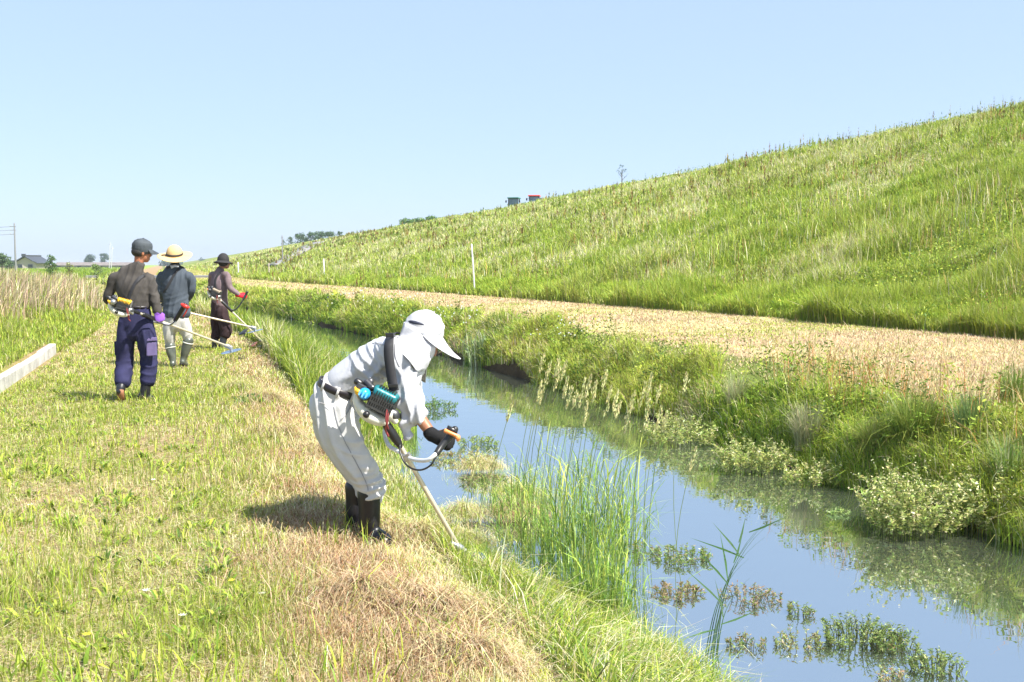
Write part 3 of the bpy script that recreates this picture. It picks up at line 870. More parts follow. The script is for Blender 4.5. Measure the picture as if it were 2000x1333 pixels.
# ------------------------------------------------------------------ hands
def hand_parts(wrist, fwd, back, thumb, s=1.0, curl=.9, fat=1.0):
    """palm and five fingers. fwd: wrist to knuckles, back: out of the back of the hand, thumb: towards the thumb side"""
    f = Vector(fwd).normalized(); b = Vector(back); b = (b - f * b.dot(f)).normalized()
    t = f.cross(b).normalized()
    if t.dot(Vector(thumb)) < 0: t = -t
    w = Vector(wrist); parts = []
    parts.append(sloft([w - f * .02 * s, w + f * .03 * s, w + f * .07 * s, w + f * .093 * s], [(.026 * s * fat, .022 * s * fat), (.037 * s * fat, .019 * s * fat), (.042 * s * fat, .016 * s * fat), (.038 * s * fat, .013 * s * fat)], side=t, seg=16))
    for i, (off, L) in enumerate(((.031, .070), (.0105, .078), (-.0105, .072), (-.030, .057))):
        k = w + f * (.088 - abs(off) * .15) * s + t * off * s
        d = f.copy(); p = [k - d * .012 * s]; rr = [.0095 * s * fat]
        ang = 0
        for j, seg in enumerate((.45, .3, .25)):
            ang += curl * (1.0 + .12 * i) * (1 if j == 0 else 1.05)
            dd = f * math.cos(ang) - b * math.sin(ang)
            p.append(p[-1] + dd * L * seg * s * (1.25 if j == 0 else 1)); rr.append((.009 - .0008 * j) * s * fat)
        parts.append(loft(p, [(x, x) for x in rr], side=t, seg=10))
    k = w + f * .025 * s + t * .028 * s
    d1 = (f * .55 + t * .6 - b * .35).normalized(); d2 = (f * .75 + t * .05 - b * (.55 + .3 * curl)).normalized()
    parts.append(loft([k, k + d1 * .035 * s, k + d1 * .035 * s + d2 * .032 * s, k + d1 * .035 * s + d2 * .055 * s], [.013 * s * fat, .0115 * s * fat, .0105 * s * fat, .009 * s * fat], side=b, seg=10))
    return parts

def head_parts(c, fwd, up, s=1.0, neck=None):
    """skull, jaw, brow, nose, lips, chin and ears; c is the head's centre"""
    c = Vector(c); u = Vector(up).normalized(); f = Vector(fwd); f = (f - u * f.dot(u)).normalized(); r = f.cross(u).normalized()
    A = (r, f, u)
    def E(o, rad): return ellipsoid(c + r * o[0] * s + f * o[1] * s + u * o[2] * s, [x * s for x in rad], A)
    p = [E((0, -.012, .025), (.077, .096, .090)), E((0, .022, -.035), (.062, .072, .075)), E((0, .055, -.085), (.035, .034, .026)),
         E((0, .078, .022), (.052, .016, .012)), E((0, .094, -.018), (.013, .020, .028)), E((0, .108, -.028), (.011, .012, .010)),
         E((0, .088, -.062), (.024, .012, .006)), E((0, .088, -.071), (.022, .012, .006)),
         E((.045, .068, -.02), (.018, .016, .018)), E((-.045, .068, -.02), (.018, .016, .018)),
         E((.078, -.005, -.01), (.008, .020, .033)), E((-.078, -.005, -.01), (.008, .020, .033))]
    if neck is not None:
        n = Vector(neck)
        p.append(sloft([c - u * .05 * s - f * .02 * s, (c - u * .08 * s - f * .02 * s) * .5 + n * .5, n], [.054 * s, .050 * s, .045 * s]))
    return p, (r, f, u)

def face_details(c, A, s, parent, eyes=True):
    r, f, u = A
    M_ = bpy.data.materials.get('eye_white') or simple_mat('eye_white', (.7, .68, .65), .3)
    Mi = bpy.data.materials.get('eye_dark') or simple_mat('eye_dark', (.02, .015, .01), .2)
    for k in (-1, 1):
        e = c + r * .031 * s * k + f * .083 * s + u * .002 * s
        o = mesh_obj('eye', [ellipsoid(e, (.0125 * s, .010 * s, .008 * s), A)], M_, parent)
        mesh_obj('iris', [ellipsoid(e + f * .0075 * s, (.005 * s, .0035 * s, .005 * s), A)], Mi, o) if False else None
        b = mesh_obj('eyebrow', [loft([e + u * .02 * s - r * .016 * s, e + u * .024 * s + f * .006 * s, e + u * .019 * s + r * .018 * s], [.003, .004, .003], seg=8)], Mi, parent)

# ------------------------------------------------------------------ materials of people and tools
SKIN = simple_mat('skin_tanned', (.29, .125, .065), .5, var=.08, scale=25)
SKIN2 = simple_mat('skin_sunburnt', (.33, .125, .065), .5, var=.08, scale=25)
HAIR = simple_mat('black_hair', (.015, .013, .012), .6, var=.3, scale=90, bump=.5, bscale=200)
def cloth(name, col, var=.09, bump=.12, bs=90, rough=.85, scale=7):
    return simple_mat(name, col, rough, var=var, scale=scale, bump=bump, bscale=bs, spec=.15)
C_WHITE = cloth('white_cotton', (.46, .465, .495)); C_WHITE2 = cloth('white_work_trousers', (.52, .51, .50), var=.07)
C_HOOD = cloth('white_hood_cloth', (.46, .46, .485))
C_CHAR = cloth('charcoal_shirt_cloth', (.062, .056, .052), var=.25, scale=9); C_NAVY = cloth('navy_cargo_cloth', (.030, .030, .078), var=.3, scale=6)
C_SLATE = cloth('slate_shirt_cloth', (.062, .075, .095), var=.2, scale=6); C_WHITE3 = cloth('pale_grey_trouser_cloth', (.44, .43, .41), var=.07)
C_MAUVE = cloth('faded_mauve_cloth', (.17, .125, .135), var=.45, scale=5); C_DBROWN = cloth('dark_brown_trouser_cloth', (.035, .022, .024), var=.25)
RUB_BLACK = simple_mat('black_rubber', (.012, .012, .016), .38, var=.3, scale=15); RUB_GREEN = simple_mat('grey_green_rubber', (.085, .095, .08), .3, var=.45, scale=9)
RUB_SOLE = simple_mat('brown_rubber_sole', (.26, .11, .05), .7); BELT = simple_mat('black_leather', (.015, .012, .016), .45)
GLOVE_B = cloth('black_glove_knit', (.012, .012, .013), bs=120); GLOVE_R = cloth('red_glove_rubber', (.55, .02, .035), rough=.5); GLOVE_P = cloth('purple_glove_rubber', (.25, .10, .50), rough=.5)
WEB = simple_mat('black_webbing', (.018, .018, .022), .75, var=.2, scale=40)
ALU = simple_mat('brushed_aluminium', (.56, .50, .38), .4, metallic=.35, var=.08, scale=30); ALU_W = simple_mat('pale_painted_tube', (.72, .72, .74), .3, metallic=.2)
TANK = simple_mat('milky_tank_plastic', (.62, .60, .50), .35, var=.1); PL_BLACK = simple_mat('black_plastic', (.015, .015, .016), .35, var=.2)
PL_TEAL = simple_mat('teal_plastic', (.010, .15, .17), .35); PL_BLUE = simple_mat('sky_blue_plastic', (.02, .30, .68), .3); PL_YEL = simple_mat('yellow_plastic', (.75, .42, .02), .35)
PL_ORANGE = simple_mat('orange_plastic', (.72, .26, .08), .35); PL_RED = simple_mat('red_plastic', (.55, .03, .02), .35); PL_BEIGE = simple_mat('beige_plastic', (.33, .27, .20), .5)
ENG = simple_mat('engine_metal', (.10, .10, .105), .4, metallic=.7, var=.35, scale=30); ENG_L = simple_mat('light_engine_metal', (.42, .42, .42), .35, metallic=.8, var=.2, scale=30)
BLADE = simple_mat('steel_blade', (.30, .40, .52), .25, metallic=.8, var=.2, scale=20); PL_GUARD = simple_mat('rust_brown_guard', (.38, .15, .11), .5)
CLEARLENS = simple_mat('spectacle_lens', (.25, .27, .3), .08, spec=.8)

def boot(name, knee, ankle, toe, sole_z, mat, parent, top=.062, ank=.046, pitch=0.0, sole_mat=None, band=None, label=None):
    """wellington boot: knee = top of the shaft, ankle, toe tip direction"""
    k, a, t = Vector(knee), Vector(ankle), Vector(toe)
    d = (t - a); L = d.length; f = d.normalized()
    s = f.cross(V3(0, 0, 1)).normalized()
    up = s.cross(f).normalized()
    if up.z < 0: up = -up
    heel = a - f * .055 - up * .075 if False else a - f * .045
    parts = [sloft([k, k.lerp(a, .5), a.lerp(k, .12), a - up * .03], [(top, top), (top * .88, top * .92), (ank, ank * 1.15), (.043, .055)], side=s),
             sloft([a - f * .035 - up * .045, a + f * .05 - up * .045, a + f * .12 - up * .058, t - up * .055], [(.036, .040), (.042, .045), (.046, .032), (.034, .024)], side=s)]
    o = sculpt(name, parts, mat, parent, voxel=.0095, iters=4)
    if label: o['label'] = label
    sm = sole_mat or mat
    mesh_obj('sole', [loft([a - f * .075 - up * .088, a - f * .03 - up * .09, a + f * .06 - up * .088, a + f * .13 - up * .09, t + f * .012 - up * .088], [(.022, .010), (.036, .013), (.034, .010), (.046, .012), (.026, .010)], side=s, seg=14)], sm, o)
    if band:
        c = k.lerp(a, .12); mesh_obj('trim_band', [loft([k.lerp(a, .10), k.lerp(a, .15)], [(top * 1.03, top * 1.03)] * 2, side=s, caps=False)], band, o)
    return o

def surf_strap(name, px, Y, width, target, mat, parent, thick=.004, lift=.005, seg=26):
    """a band lying on the camera side of a garment, along pixels px"""
    from mathutils.bvhtree import BVHTree
    me = target.data
    off = target.matrix_parent_inverse.translation + Vector(target.parent.location) if target.parent else Vector()
    bv = BVHTree.FromPolygons([v.co for v in me.vertices], [tuple(p.vertices) for p in me.polygons])
    q = curve_pts(px, 5)
    eye = V3(0, 0, CAM_H); mids = []
    for a in q:
        d = (P(a[0], a[1], Y) - eye).normalized()
        h, n, i, dist = bv.ray_cast(eye, d)
        if h is None:
            h, n, i, dist = bv.find_nearest(P(a[0], a[1], Y - .1))
        mids.append((h, n))
    m2 = []
    for i in range(len(mids)):
        w = mids[max(0, i - 2):i + 3]
        m2.append((sum((x[0] for x in w), Vector()) / len(w), sum((x[1] for x in w), Vector()).normalized()))
    rows = []
    for i, (h, n) in enumerate(m2):
        t = (m2[min(i + 1, len(m2) - 1)][0] - m2[max(i - 1, 0)][0]).normalized(); s = t.cross(n).normalized()
        row = []
        for k in (-1, -.5, 0, .5, 1):
            c = h + s * width / 2 * k
            g = bv.find_nearest(c)
            row.append(g[0] + (g[1] * .4 + n * .6).normalized() * (lift + .002))
        rows.append(row)
    return mesh_obj(name, [sheet(rows, thick)], mat, parent)

def strap(name, pts, width, mat, parent, nvec=None, thick=.004, sub=6):
    """flat band through pts; nvec: outward normals per point"""
    q = curve_pts([tuple(p) + tuple(n) for p, n in zip(pts, nvec)], sub)
    rows = []
    for i in range(len(q)):
        p = Vector(q[i][:3]); n = Vector(q[i][3:]).normalized()
        t = (Vector(q[min(i + 1, len(q) - 1)][:3]) - Vector(q[max(i - 1, 0)][:3])).normalized()
        s = t.cross(n).normalized()
        rows.append([p - s * width / 2, p, p + s * width / 2])
    return mesh_obj(name, [sheet(rows, thick)], mat, parent)

def tube(pts, r, sub=8, seg=10):
    q = [Vector(a) for a in curve_pts([tuple(p) for p in pts], sub)]
    return loft(q, [r] * len(q), seg=seg)
# ------------------------------------------------------------------ the stooping worker in white
def white_worker():
    Y0 = 5.75
    J = lambda px, py, d=0.0: P(px, py, Y0 + d)
    base = J(722, 1046, -.05); base.z = gz(base.x, base.y)
    t = empty('person', base, 'man in white shirt, white trousers and white neck-flap cap stooping over the canal edge', 'person')
    # joints
    head = J(826, 664, .02); neck = J(793, 694, .02)
    hf = V3(.80, -.12, -.60).normalized(); hu = V3(.60, 0, .80)
    sh = {-1: J(777, 690, -.19), 1: J(786, 682, .22)}
    el = {-1: J(806, 790, -.25), 1: J(815, 790, .24)}
    wr = {-1: J(845, 852, -.30), 1: J(800, 802, .22)}
    chest, waist, pelvis = J(752, 700), J(672, 752), J(655, 790)
    hip = {-1: J(655, 800, -.10), 1: J(665, 800, .10)}
    kn = {-1: J(702, 905, -.11), 1: J(692, 900, .12)}
    an = {-1: J(722, 1015, -.10), 1: J(695, 1003, .12)}
    gh, gb = V3(.92, .1, -.28), V3(.3, -.8, .55)
    bp, A = head_parts(head, hf, hu, .98, neck)
    ys = (0, 1, 0)
    bp += [sloft([neck, chest, waist, pelvis], [(.06, .055), (.11, .06), (.09, .06), (.10, .06)], side=ys)]
    for k in (-1, 1):
        bp += [sloft([sh[k] + (neck - sh[k]) * .3, sh[k], el[k], wr[k]], [.035, .035, .036, .029]),
               sloft([hip[k], kn[k], an[k], an[k] + V3(.02, 0, -.02)], [.06, .042, .032, .024])]
    bp += hand_parts(wr[-1], gh, gb, V3(0, .2, 1), 1.0, .75) + hand_parts(wr[1], V3(-.1, .1, -.9), V3(0, 1, .1), V3(1, 0, 0), .9, 1.5)
    body = sculpt('body', bp, SKIN, t, voxel=.008, iters=3)
    # shirt
    a = V3(.6, 0, .8)
    sp = [sloft([J(664, 768), J(674, 749), J(712, 723), J(754, 694), J(782, 676)], [(.145, .106), (.155, .114), (.172, .122), (.180, .112), (.11, .070)], side=ys, seg=28)]
    for k in (-1, 1):
        sp.append(sloft([J(757, 690, k * .12), sh[k], sh[k].lerp(el[k], .5) + V3(-.005, 0, 0), el[k] + V3(-.012, 0, 0), el[k].lerp(wr[k], .18), el[k].lerp(wr[k], .34)], [.085, .075, .066, .062, .054, .050]))
    # the loose cuff hanging under the forearm
    cu = el[-1].lerp(wr[-1], .58)
    sp.append(sloft([J(800, 795, -.25), J(797, 820, -.26), J(794, 838, -.26), J(797, 853, -.26)], [(.04, .045), (.036, .036), (.028, .026), (.018, .018)]))
    sp.append(sloft([J(812, 815, -.26), J(820, 818, -.27), J(827, 822, -.27)], [(.044, .046), (.048, .038), (.046, .022)]))
    fold = [(.014, .085, .22, (1, 0, .80), None), (.014, .055, .16, (.85, .1, -.45), near(J(705, 748, -.1), .22)), (.012, .050, .14, (.25, 0, -1), near(el[-1], .22)), (.010, .045, .12, (.2, .3, 1), near(J(768, 720), .2))]
    sh_o = sculpt('shirt', sp, C_WHITE, t, voxel=.0085, iters=4, folds=fold)
    # trousers
    tp = [sloft([J(664, 758), J(655, 775), J(652, 800), J(662, 822)], [(.150, .112), (.158, .122), (.160, .127), (.138, .106)], side=ys, seg=28)]
    for k in (-1, 1):
        o = (0, 0) if k < 0 else (-14, -6)
        X = lambda px, py, d: J(px + o[0], py + o[1], d)
        tp.append(sloft([J(655, 800, k * .08), X(662, 840, k * .10), X(682, 882, k * .11), X(704, 915, k * .11), X(719, 940, k * .105), X(726, 955, k * .10), X(724, 967, k * .10)], [(.095, .116), (.094, .110), (.084, .096), (.078, .088), (.072, .082), (.078, .078), (.070, .066)], side=ys, seg=24))
    tf = [(.013, .085, .24, (.40, 0, -1), None), (.020, .045, .12, (1, .1, .20), near(kn[-1] + V3(.08, 0, -.15), .11)), (.016, .045, .15, (1, 0, .30), near(J(690, 808, -.15), .12)), (.010, .060, .18, (.9, 0, -.45), near(J(706, 885, -.15), .14))]
    tr_o = sculpt('trousers', tp, C_WHITE2, t, voxel=.0085, iters=4, folds=tf)
    # belt around the leaning waist
    c0 = J(664, 758); ax = V3(1, 0, -.40).normalized(); up = V3(.40, 0, 1).normalized()
    rows = []
    for i in range(41):
        an_ = 2 * math.pi * i / 40
        q = c0 + ax * (.1245 * math.cos(an_)) + V3(0, 1, 0) * (.160 * math.sin(an_))
        rows.append([q - up * .020, q, q + up * .020])
    blt = mesh_obj('belt', [sheet(rows, .006)], BELT, t)
    for th in (-2.2, -1.45, -.75):
        q = c0 + ax * (.131 * math.cos(th)) + V3(0, 1, 0) * (.167 * math.sin(th)); n_ = (q - c0).normalized(); s_ = n_.cross(up)
        mesh_obj('belt_loop', [box(q, (.0065, .030, .003), (s_, up, n_))], C_WHITE2, t)
    # pocket seam at the back
    mesh_obj('pocket_seam', [tube([J(622, 786, -.172), J(634, 789, -.182), J(648, 792, -.187)], .0022)], simple_mat('grey_stitching', (.35, .34, .35), .8), t)
    seam = simple_mat('grey_seam_thread', (.27, .27, .29), .9)
    surf_strap('side_seam', [(651, 785), (660, 830), (680, 875), (702, 915), (716, 945), (720, 962)], Y0, .0045, tr_o, seam, tr_o.parent, .002, .001)
    surf_strap('pocket_edge', [(686, 789), (680, 803), (672, 815), (664, 822)], Y0, .0045, tr_o, seam, tr_o.parent, .002, .001)
    surf_strap('armhole_seam', [(783, 648), (775, 662), (771, 682), (774, 704), (782, 720)], Y0, .004, sh_o, seam, sh_o.parent, .002, .001)
    surf_strap('yoke_seam', [(722, 664), (738, 672), (756, 676), (770, 676)], Y0, .004, sh_o, seam, sh_o.parent, .002, .001)
    # cap
    cr = []
    f2 = V3(.92, -.1, -.39).normalized(); u2 = V3(.39, 0, .92); r2 = f2.cross(u2).normalized(); AX = (r2, f2, u2); hc = J(830, 640)
    cr.append(ellipsoid(hc, (.098, .112, .098), AX, 28, 16))
    rim = lambda a, k=1.0, dz=-.025: hc + (r2 * math.sin(a) * .100 + f2 * math.cos(a) * .114) * k + u2 * dz
    cap = sculpt('cap', cr + [sloft([rim(x, .95) for x in np.linspace(-math.pi, math.pi, 25)], [.012] * 25, seg=8)], C_HOOD, t, voxel=.006, iters=3, folds=[(.004, .03, .15, (1, 0, .3), None)])
    rows = []
    for i in range(10):
        v = i / 9; row = []
        for j in range(21):
            an_ = R(-86 + 172 * j / 20); q = math.cos(an_) ** .6
            b = rim(an_, .99, -.012 - .01 * abs(math.sin(an_)))
            out_ = (f2 * math.cos(an_) + r2 * math.sin(an_) * .75)
            row.append(b + (V3(.45, -.06, -.86) * .88 + out_ * .42) * (.132 * q * v) - u2 * .010 * math.sin(math.pi * v) * q)
        rows.append(row)
    mesh_obj('visor', [sheet(rows, .004)], C_HOOD, cap)
    # neck flap: open at the face, falling on the shoulders
    rows = []
    lv = [(J(822, 643), .100, .112, 0), (J(817, 656), .103, .106, 0), (J(812, 672), .108, .112, 0), (J(803, 688), .122, .128, .0), (J(796, 700), .150, .140, .01), (J(792, 712), .178, .148, .02), (J(790, 722), .200, .150, .03)]
    for (c, sy, sx, dz) in lv:
        row = []
        for j in range(45):
            an_ = R(-146 + 292 * j / 44) + math.pi           # measured from the front
            wv = 1 + .07 * math.sin(an_ * 7 + dz * 30) * (.3 + dz * 30)
            rr = f2 * .9 * math.cos(an_) * sx * wv + V3(0, 1, 0) * math.sin(an_) * sy * wv * -1
            fr = abs(math.sin(an_)) * max(0, math.cos(an_) + .25)
            row.append(c + rr + V3(.10, 0, -1) * (fr * dz * 2.4) + V3(0, 0, 1) * (max(0, -math.cos(an_)) * dz * .8))
        rows.append(row)
    mesh_obj('neck_flap', [sheet(rows, .005)], C_HOOD, t)
    # cheek cloth folded across the side of the face, hanging in a point
    for s_, lab in ((-1, 1), (1, 0)):
        rows = []
        Z = lambda px, py, d: J(px, py, d * (-s_))
        L0 = [Z(792, 632, -.085), Z(806, 640, -.108), Z(824, 650, -.112), Z(838, 664, -.098), Z(852, 672, -.080)]
        L1 = [Z(782, 652, -.10), Z(797, 662, -.135), Z(815, 672, -.140), Z(832, 680, -.120), Z(850, 686, -.080)]
        L2 = [Z(776, 664, -.15), Z(795, 682, -.190), Z(812, 695, -.190), Z(828, 697, -.150), Z(844, 699, -.085)]
        L3 = [Z(778, 676, -.215), Z(796, 699, -.250), Z(811, 708, -.230), Z(824, 708, -.175), Z(838, 710, -.09)]
        L4 = [Z(785, 690, -.265), Z(801, 707, -.282), Z(815, 726, -.235), Z(824, 722, -.175), Z(831, 722, -.10)]
        g = [curve_pts([tuple(p) for p in L], 4) for L in (L0, L1, L2, L3, L4)]
        g = list(zip(*g)); g = [curve_pts(list(c), 4) for c in g]; g = list(zip(*g))
        rows = [[Vector(p) + V3(0, .013 * s_, .004) * math.sin(i * .75 + j * .42 + .6 * math.sin(j * .3)) for j, p in enumerate(r)] for i, r in enumerate(g)]
        mesh_obj('cheek_cloth', [sheet(rows, .004)], C_HOOD, t)
    mesh_obj('hanging_flap_end', [sheet([[J(819 + 3 * i, 700 + 2 * i, -.02), J(826 + 2 * i, 716, -.05), J(822 + i, 735 - 3 * i, -.03)] for i in range(5)], .004), sheet([[J(812, 712, -.07), J(822, 706, -.06), J(834, 700, -.04)], [J(814, 724, -.08), J(823, 724, -.07), J(831, 716, -.05)], [J(815, 733, -.07), J(822, 737, -.06), J(829, 730, -.05)]], .004)], C_HOOD, t)
    mesh_obj('dark_slit', [sheet([[J(797, 627, -.095), J(802, 626, -.112), J(811, 627, -.122), J(820, 630, -.124), J(828, 634, -.120)], [J(801, 632, -.102), J(806, 633, -.116), J(812, 634, -.124), J(820, 635, -.125), J(828, 636, -.121)]], .004)], simple_mat('dark_blue_strip', (.03, .035, .06), .8), cap)  # narrow dark blue strip between crown and flap
    # gloves, cuff and boots
    sculpt('glove', hand_parts(wr[-1] + gh * .012, gh, gb, V3(0, .2, 1), 1.05, .75, 1.22) + [loft([wr[-1] - gh * .02 + V3(0, 0, .012), wr[-1] + gh * .03], [.037, .036], side=gb)], GLOVE_B, t, voxel=.0045, iters=2, folds=[(.0025, .012, .05, (1, .2, .2), None)])
    sculpt('glove', hand_parts(wr[1], V3(-.1, .1, -.9), V3(0, 1, .1), V3(1, 0, 0), .9, 1.5, 1.15), GLOVE_B, t, voxel=.0055, iters=2)
    boot('boot', J(721, 962, -.10), J(722, 1027, -.10), J(757, 1036, -.16), 0, RUB_BLACK, t, top=.068, ank=.055)
    boot('boot', J(694, 950, .11), J(695, 1012, .11), J(728, 1024, .08), 0, RUB_BLACK, t, top=.062, ank=.052)
    return t

def harness_strap_white(t):
    J = lambda px, py, d=0.0: P(px, py, 5.75 + d)
    o = strap('harness_strap', [J(775, 652, .08), J(767, 652, -.05), J(763, 656, -.17), J(760, 668, -.285), J(759, 690, -.315), J(762, 718, -.325), J(766, 745, -.325), J(770, 764, -.33)],
              .052, WEB, t, [V3(0, .3, 1), V3(-.3, -.2, 1), V3(-.3, -.9, .8), V3(-.2, -1, .2), V3(-.1, -1, .1), V3(0, -1, 0), V3(0, -1, 0), V3(0, -1, 0)])
    mesh_obj('strap_buckle', [box(J(761, 655, -.262), (.022, .006, .012))], PL_BLACK, o, False, .003); mesh_obj('strap_buckle', [box(J(768, 754, -.332), (.026, .006, .010))], PL_BLACK, o, False, .003)

# ------------------------------------------------------------------ brushcutters
def engine(parent, c, ax, up, s, kind):
    """two-stroke engine: c centre, ax towards the shaft, up away from the tank; s size of the body"""
    a = Vector(ax).normalized(); u = Vector(up); u = (u - a * u.dot(a)).normalized(); q = a.cross(u).normalized()
    if q.y > 0: q = -q                                             # q points to the camera side
    A = (a, q, u)
    def pt(x, y, z): return c + a * x * s + q * y * s + u * z * s
    def bx(x, y, z, hx, hy, hz): return box(pt(x, y, z), (hx * s, hy * s, hz * s), A)
    case = mesh_obj('engine_housing', [bx(.10, 0, .02, .26, .24, .20)], PL_BLACK, parent, False, .014 * s / .25)
    fins = [bx(-.12 + .048 * i, .245, .0, .010, .022, .16) for i in range(10)] + [bx(.10, .235, -.13 + .11 * i, .26, .03, .012) for i in range(3)]
    mesh_obj('cooling_fins', fins, ENG, case, False)
    crank = mesh_obj('crankcase', [loft([pt(.02, -.1, -.12), pt(.44, -.02, -.12)], [(.17 * s, .16 * s), (.13 * s, .13 * s)], side=q)], ENG, parent)
    cov = {'teal': PL_TEAL, 'yellow': PL_YEL, 'beige': PL_BEIGE}[kind]
    cp = [bx(.10, .05, .245, .25, .20, .045), bx(.10, .235, .20, .25, .02, .07)]
    cover = sculpt('engine_cover', [bx(.10, .03, .235, .27, .23, .055), bx(.10, .245, .17, .26, .025, .09), loft([pt(-.14, 0, .24), pt(.34, 0, .24)], [(.22 * s, .06 * s)] * 2, side=q)], cov, parent, voxel=.012 * s / .25, iters=3)
    mesh_obj('cover_slots', [bx(-.06 + .055 * i, .05, .305, .015, .15, .012) for i in range(7)] + [bx(-.06 + .055 * i, .273, .16, .011, .008, .07) for i in range(7)], PL_BLACK if kind != 'beige' else ENG, cover, False)
    tank = sculpt('fuel_tank', [sloft([pt(-.34, .02, -.20), pt(-.20, .02, -.28), pt(.0, .02, -.34), pt(.24, .02, -.33), pt(.40, .02, -.30)], [(.16 * s, .09 * s), (.22 * s, .13 * s), (.24 * s, .14 * s), (.20 * s, .12 * s), (.08 * s, .06 * s)], side=q),
                                sloft([pt(-.42, .02, -.02), pt(-.36, .02, -.18), pt(-.22, .02, -.28)], [(.10 * s, .08 * s), (.13 * s, .10 * s), (.15 * s, .12 * s)], side=q)], TANK, parent, voxel=.012 * s / .25, iters=4)
    mesh_obj('tank_cap', [loft([pt(-.06, .22, -.30), pt(-.06, .29, -.30)], [.07 * s] * 2, seg=14)], PL_BLACK, tank)
    cap_m = {'teal': PL_BLUE, 'yellow': ENG_L, 'beige': ENG}[kind]
    air = mesh_obj('air_cleaner', [loft([pt(-.26, .05, .02), pt(-.26, .27, .05)], [(.13 * s, .13 * s)] * 2, seg=18)], PL_BLACK, parent)
    cpo = mesh_obj('air_cleaner_cap', [loft([pt(-.27, .29, .06), pt(-.28, .37, .07)], [(.125 * s, .125 * s), (.105 * s, .105 * s)], seg=22)], cap_m, parent)
    if kind == 'teal':
        mesh_obj('cap_grip', [bx(-.28 + .07 * i, .475, .075, .016, .008, .07 - .02 * abs(i)) for i in (-1, 0, 1)], simple_mat('pale_blue_plastic', (.15, .50, .80), .3), cpo, False)
    mesh_obj('muffler', [bx(.30, -.10, .12, .10, .16, .14)], ENG_L if kind == 'yellow' else ENG, parent, False, .01)
    mesh_obj('carburettor', [bx(-.40, .03, .10, .10, .12, .08), loft([pt(-.36, .0, .24), pt(-.20, .08, .20)], [.07 * s] * 2, seg=12), ellipsoid(pt(-.30, -.05, .28), (.07 * s,) * 3)], ENG, parent, False, .006)
    mesh_obj('choke_lever', [sloft([pt(-.50, .12, .06), pt(-.42, .18, .0), pt(-.32, .18, -.02)], [.028 * s, .05 * s, .03 * s]), ellipsoid(pt(-.42, .2, .03), (.05 * s, .04 * s, .05 * s))], PL_ORANGE if kind == 'beige' else PL_YEL, parent)
    mesh_obj('starter_hub', [loft([pt(-.46, .02, .16), pt(-.54, .02, .17)], [(.075 * s, .075 * s)] * 2, seg=14)], PL_BLACK, parent)
    mesh_obj('ignition_lead', [tube([pt(.30, .24, -.05), pt(.38, .26, -.25), pt(.42, .18, -.42), pt(.52, .15, -.52)], .022 * s), tube([pt(.26, .25, -.02), pt(.34, .30, -.22), pt(.46, .20, -.38)], .016 * s)], simple_mat('dark_red_wire', (.20, .03, .03), .5), parent)
    mesh_obj('clutch_housing', [loft([pt(.36, 0, -.14), pt(.46, 0, -.18), pt(.52, 0, -.22)], [(.13 * s, .13 * s), (.09 * s, .09 * s), (.06 * s, .06 * s)], side=q)], TANK if kind == 'teal' else ENG_L, parent)
    return pt(.60, 0, -.17)

def cutter_end(parent, S, d, s, guard_mat, gpos=None):
    d = Vector(d).normalized(); up = V3(0, 0, 1); side = d.cross(up).normalized()
    gb = mesh_obj('gearbox', [sloft([S - d * .05, S, S + d * .035 - up * .015], [.018, .026, .022]), loft([S + d * .03 - up * .0, S + d * .035 - up * .045], [.024, .020])], ENG_L, parent)
    n = (up * .94 - d * .25).normalized(); c = S + d * .035 - up * .05
    e1 = d - n * d.dot(n); e1.normalize(); e2 = n.cross(e1)
    vs = [c + n * .001, c - n * .001]; fs = []
    m = 72
    for i in range(m):
        rr = .128 if i % 2 == 0 else .118
        a = 2 * math.pi * i / m
        for o in (.0009, -.0009): vs.append(c + (e1 * math.cos(a) + e2 * math.sin(a)) * rr + n * o)
    for i in range(m):
        j = (i + 1) % m; a0, b0, a1, b1 = 2 + 2 * i, 3 + 2 * i, 2 + 2 * j, 3 + 2 * j
        fs += [(0, a0, a1), (1, b1, b0), (a0, b0, b1, a1)]
    mesh_obj('cutting_blade', [(vs, fs)], BLADE, parent, False)
    if guard_mat:
        rows = []
        g0 = S - d * .10 - up * .02
        for i in range(6):
            row = []
            for j in range(11):
                a = R(-65 + 130 * j / 10) + math.pi
                rr = .05 + .13 * i / 5
                row.append(g0 + (e1 * math.cos(a) + e2 * math.sin(a)) * rr - up * (.055 * (i / 5) ** 2) + d * .05)
            rows.append(row)
        mesh_obj('blade_guard', [sheet(rows, .005)], guard_mat, parent)

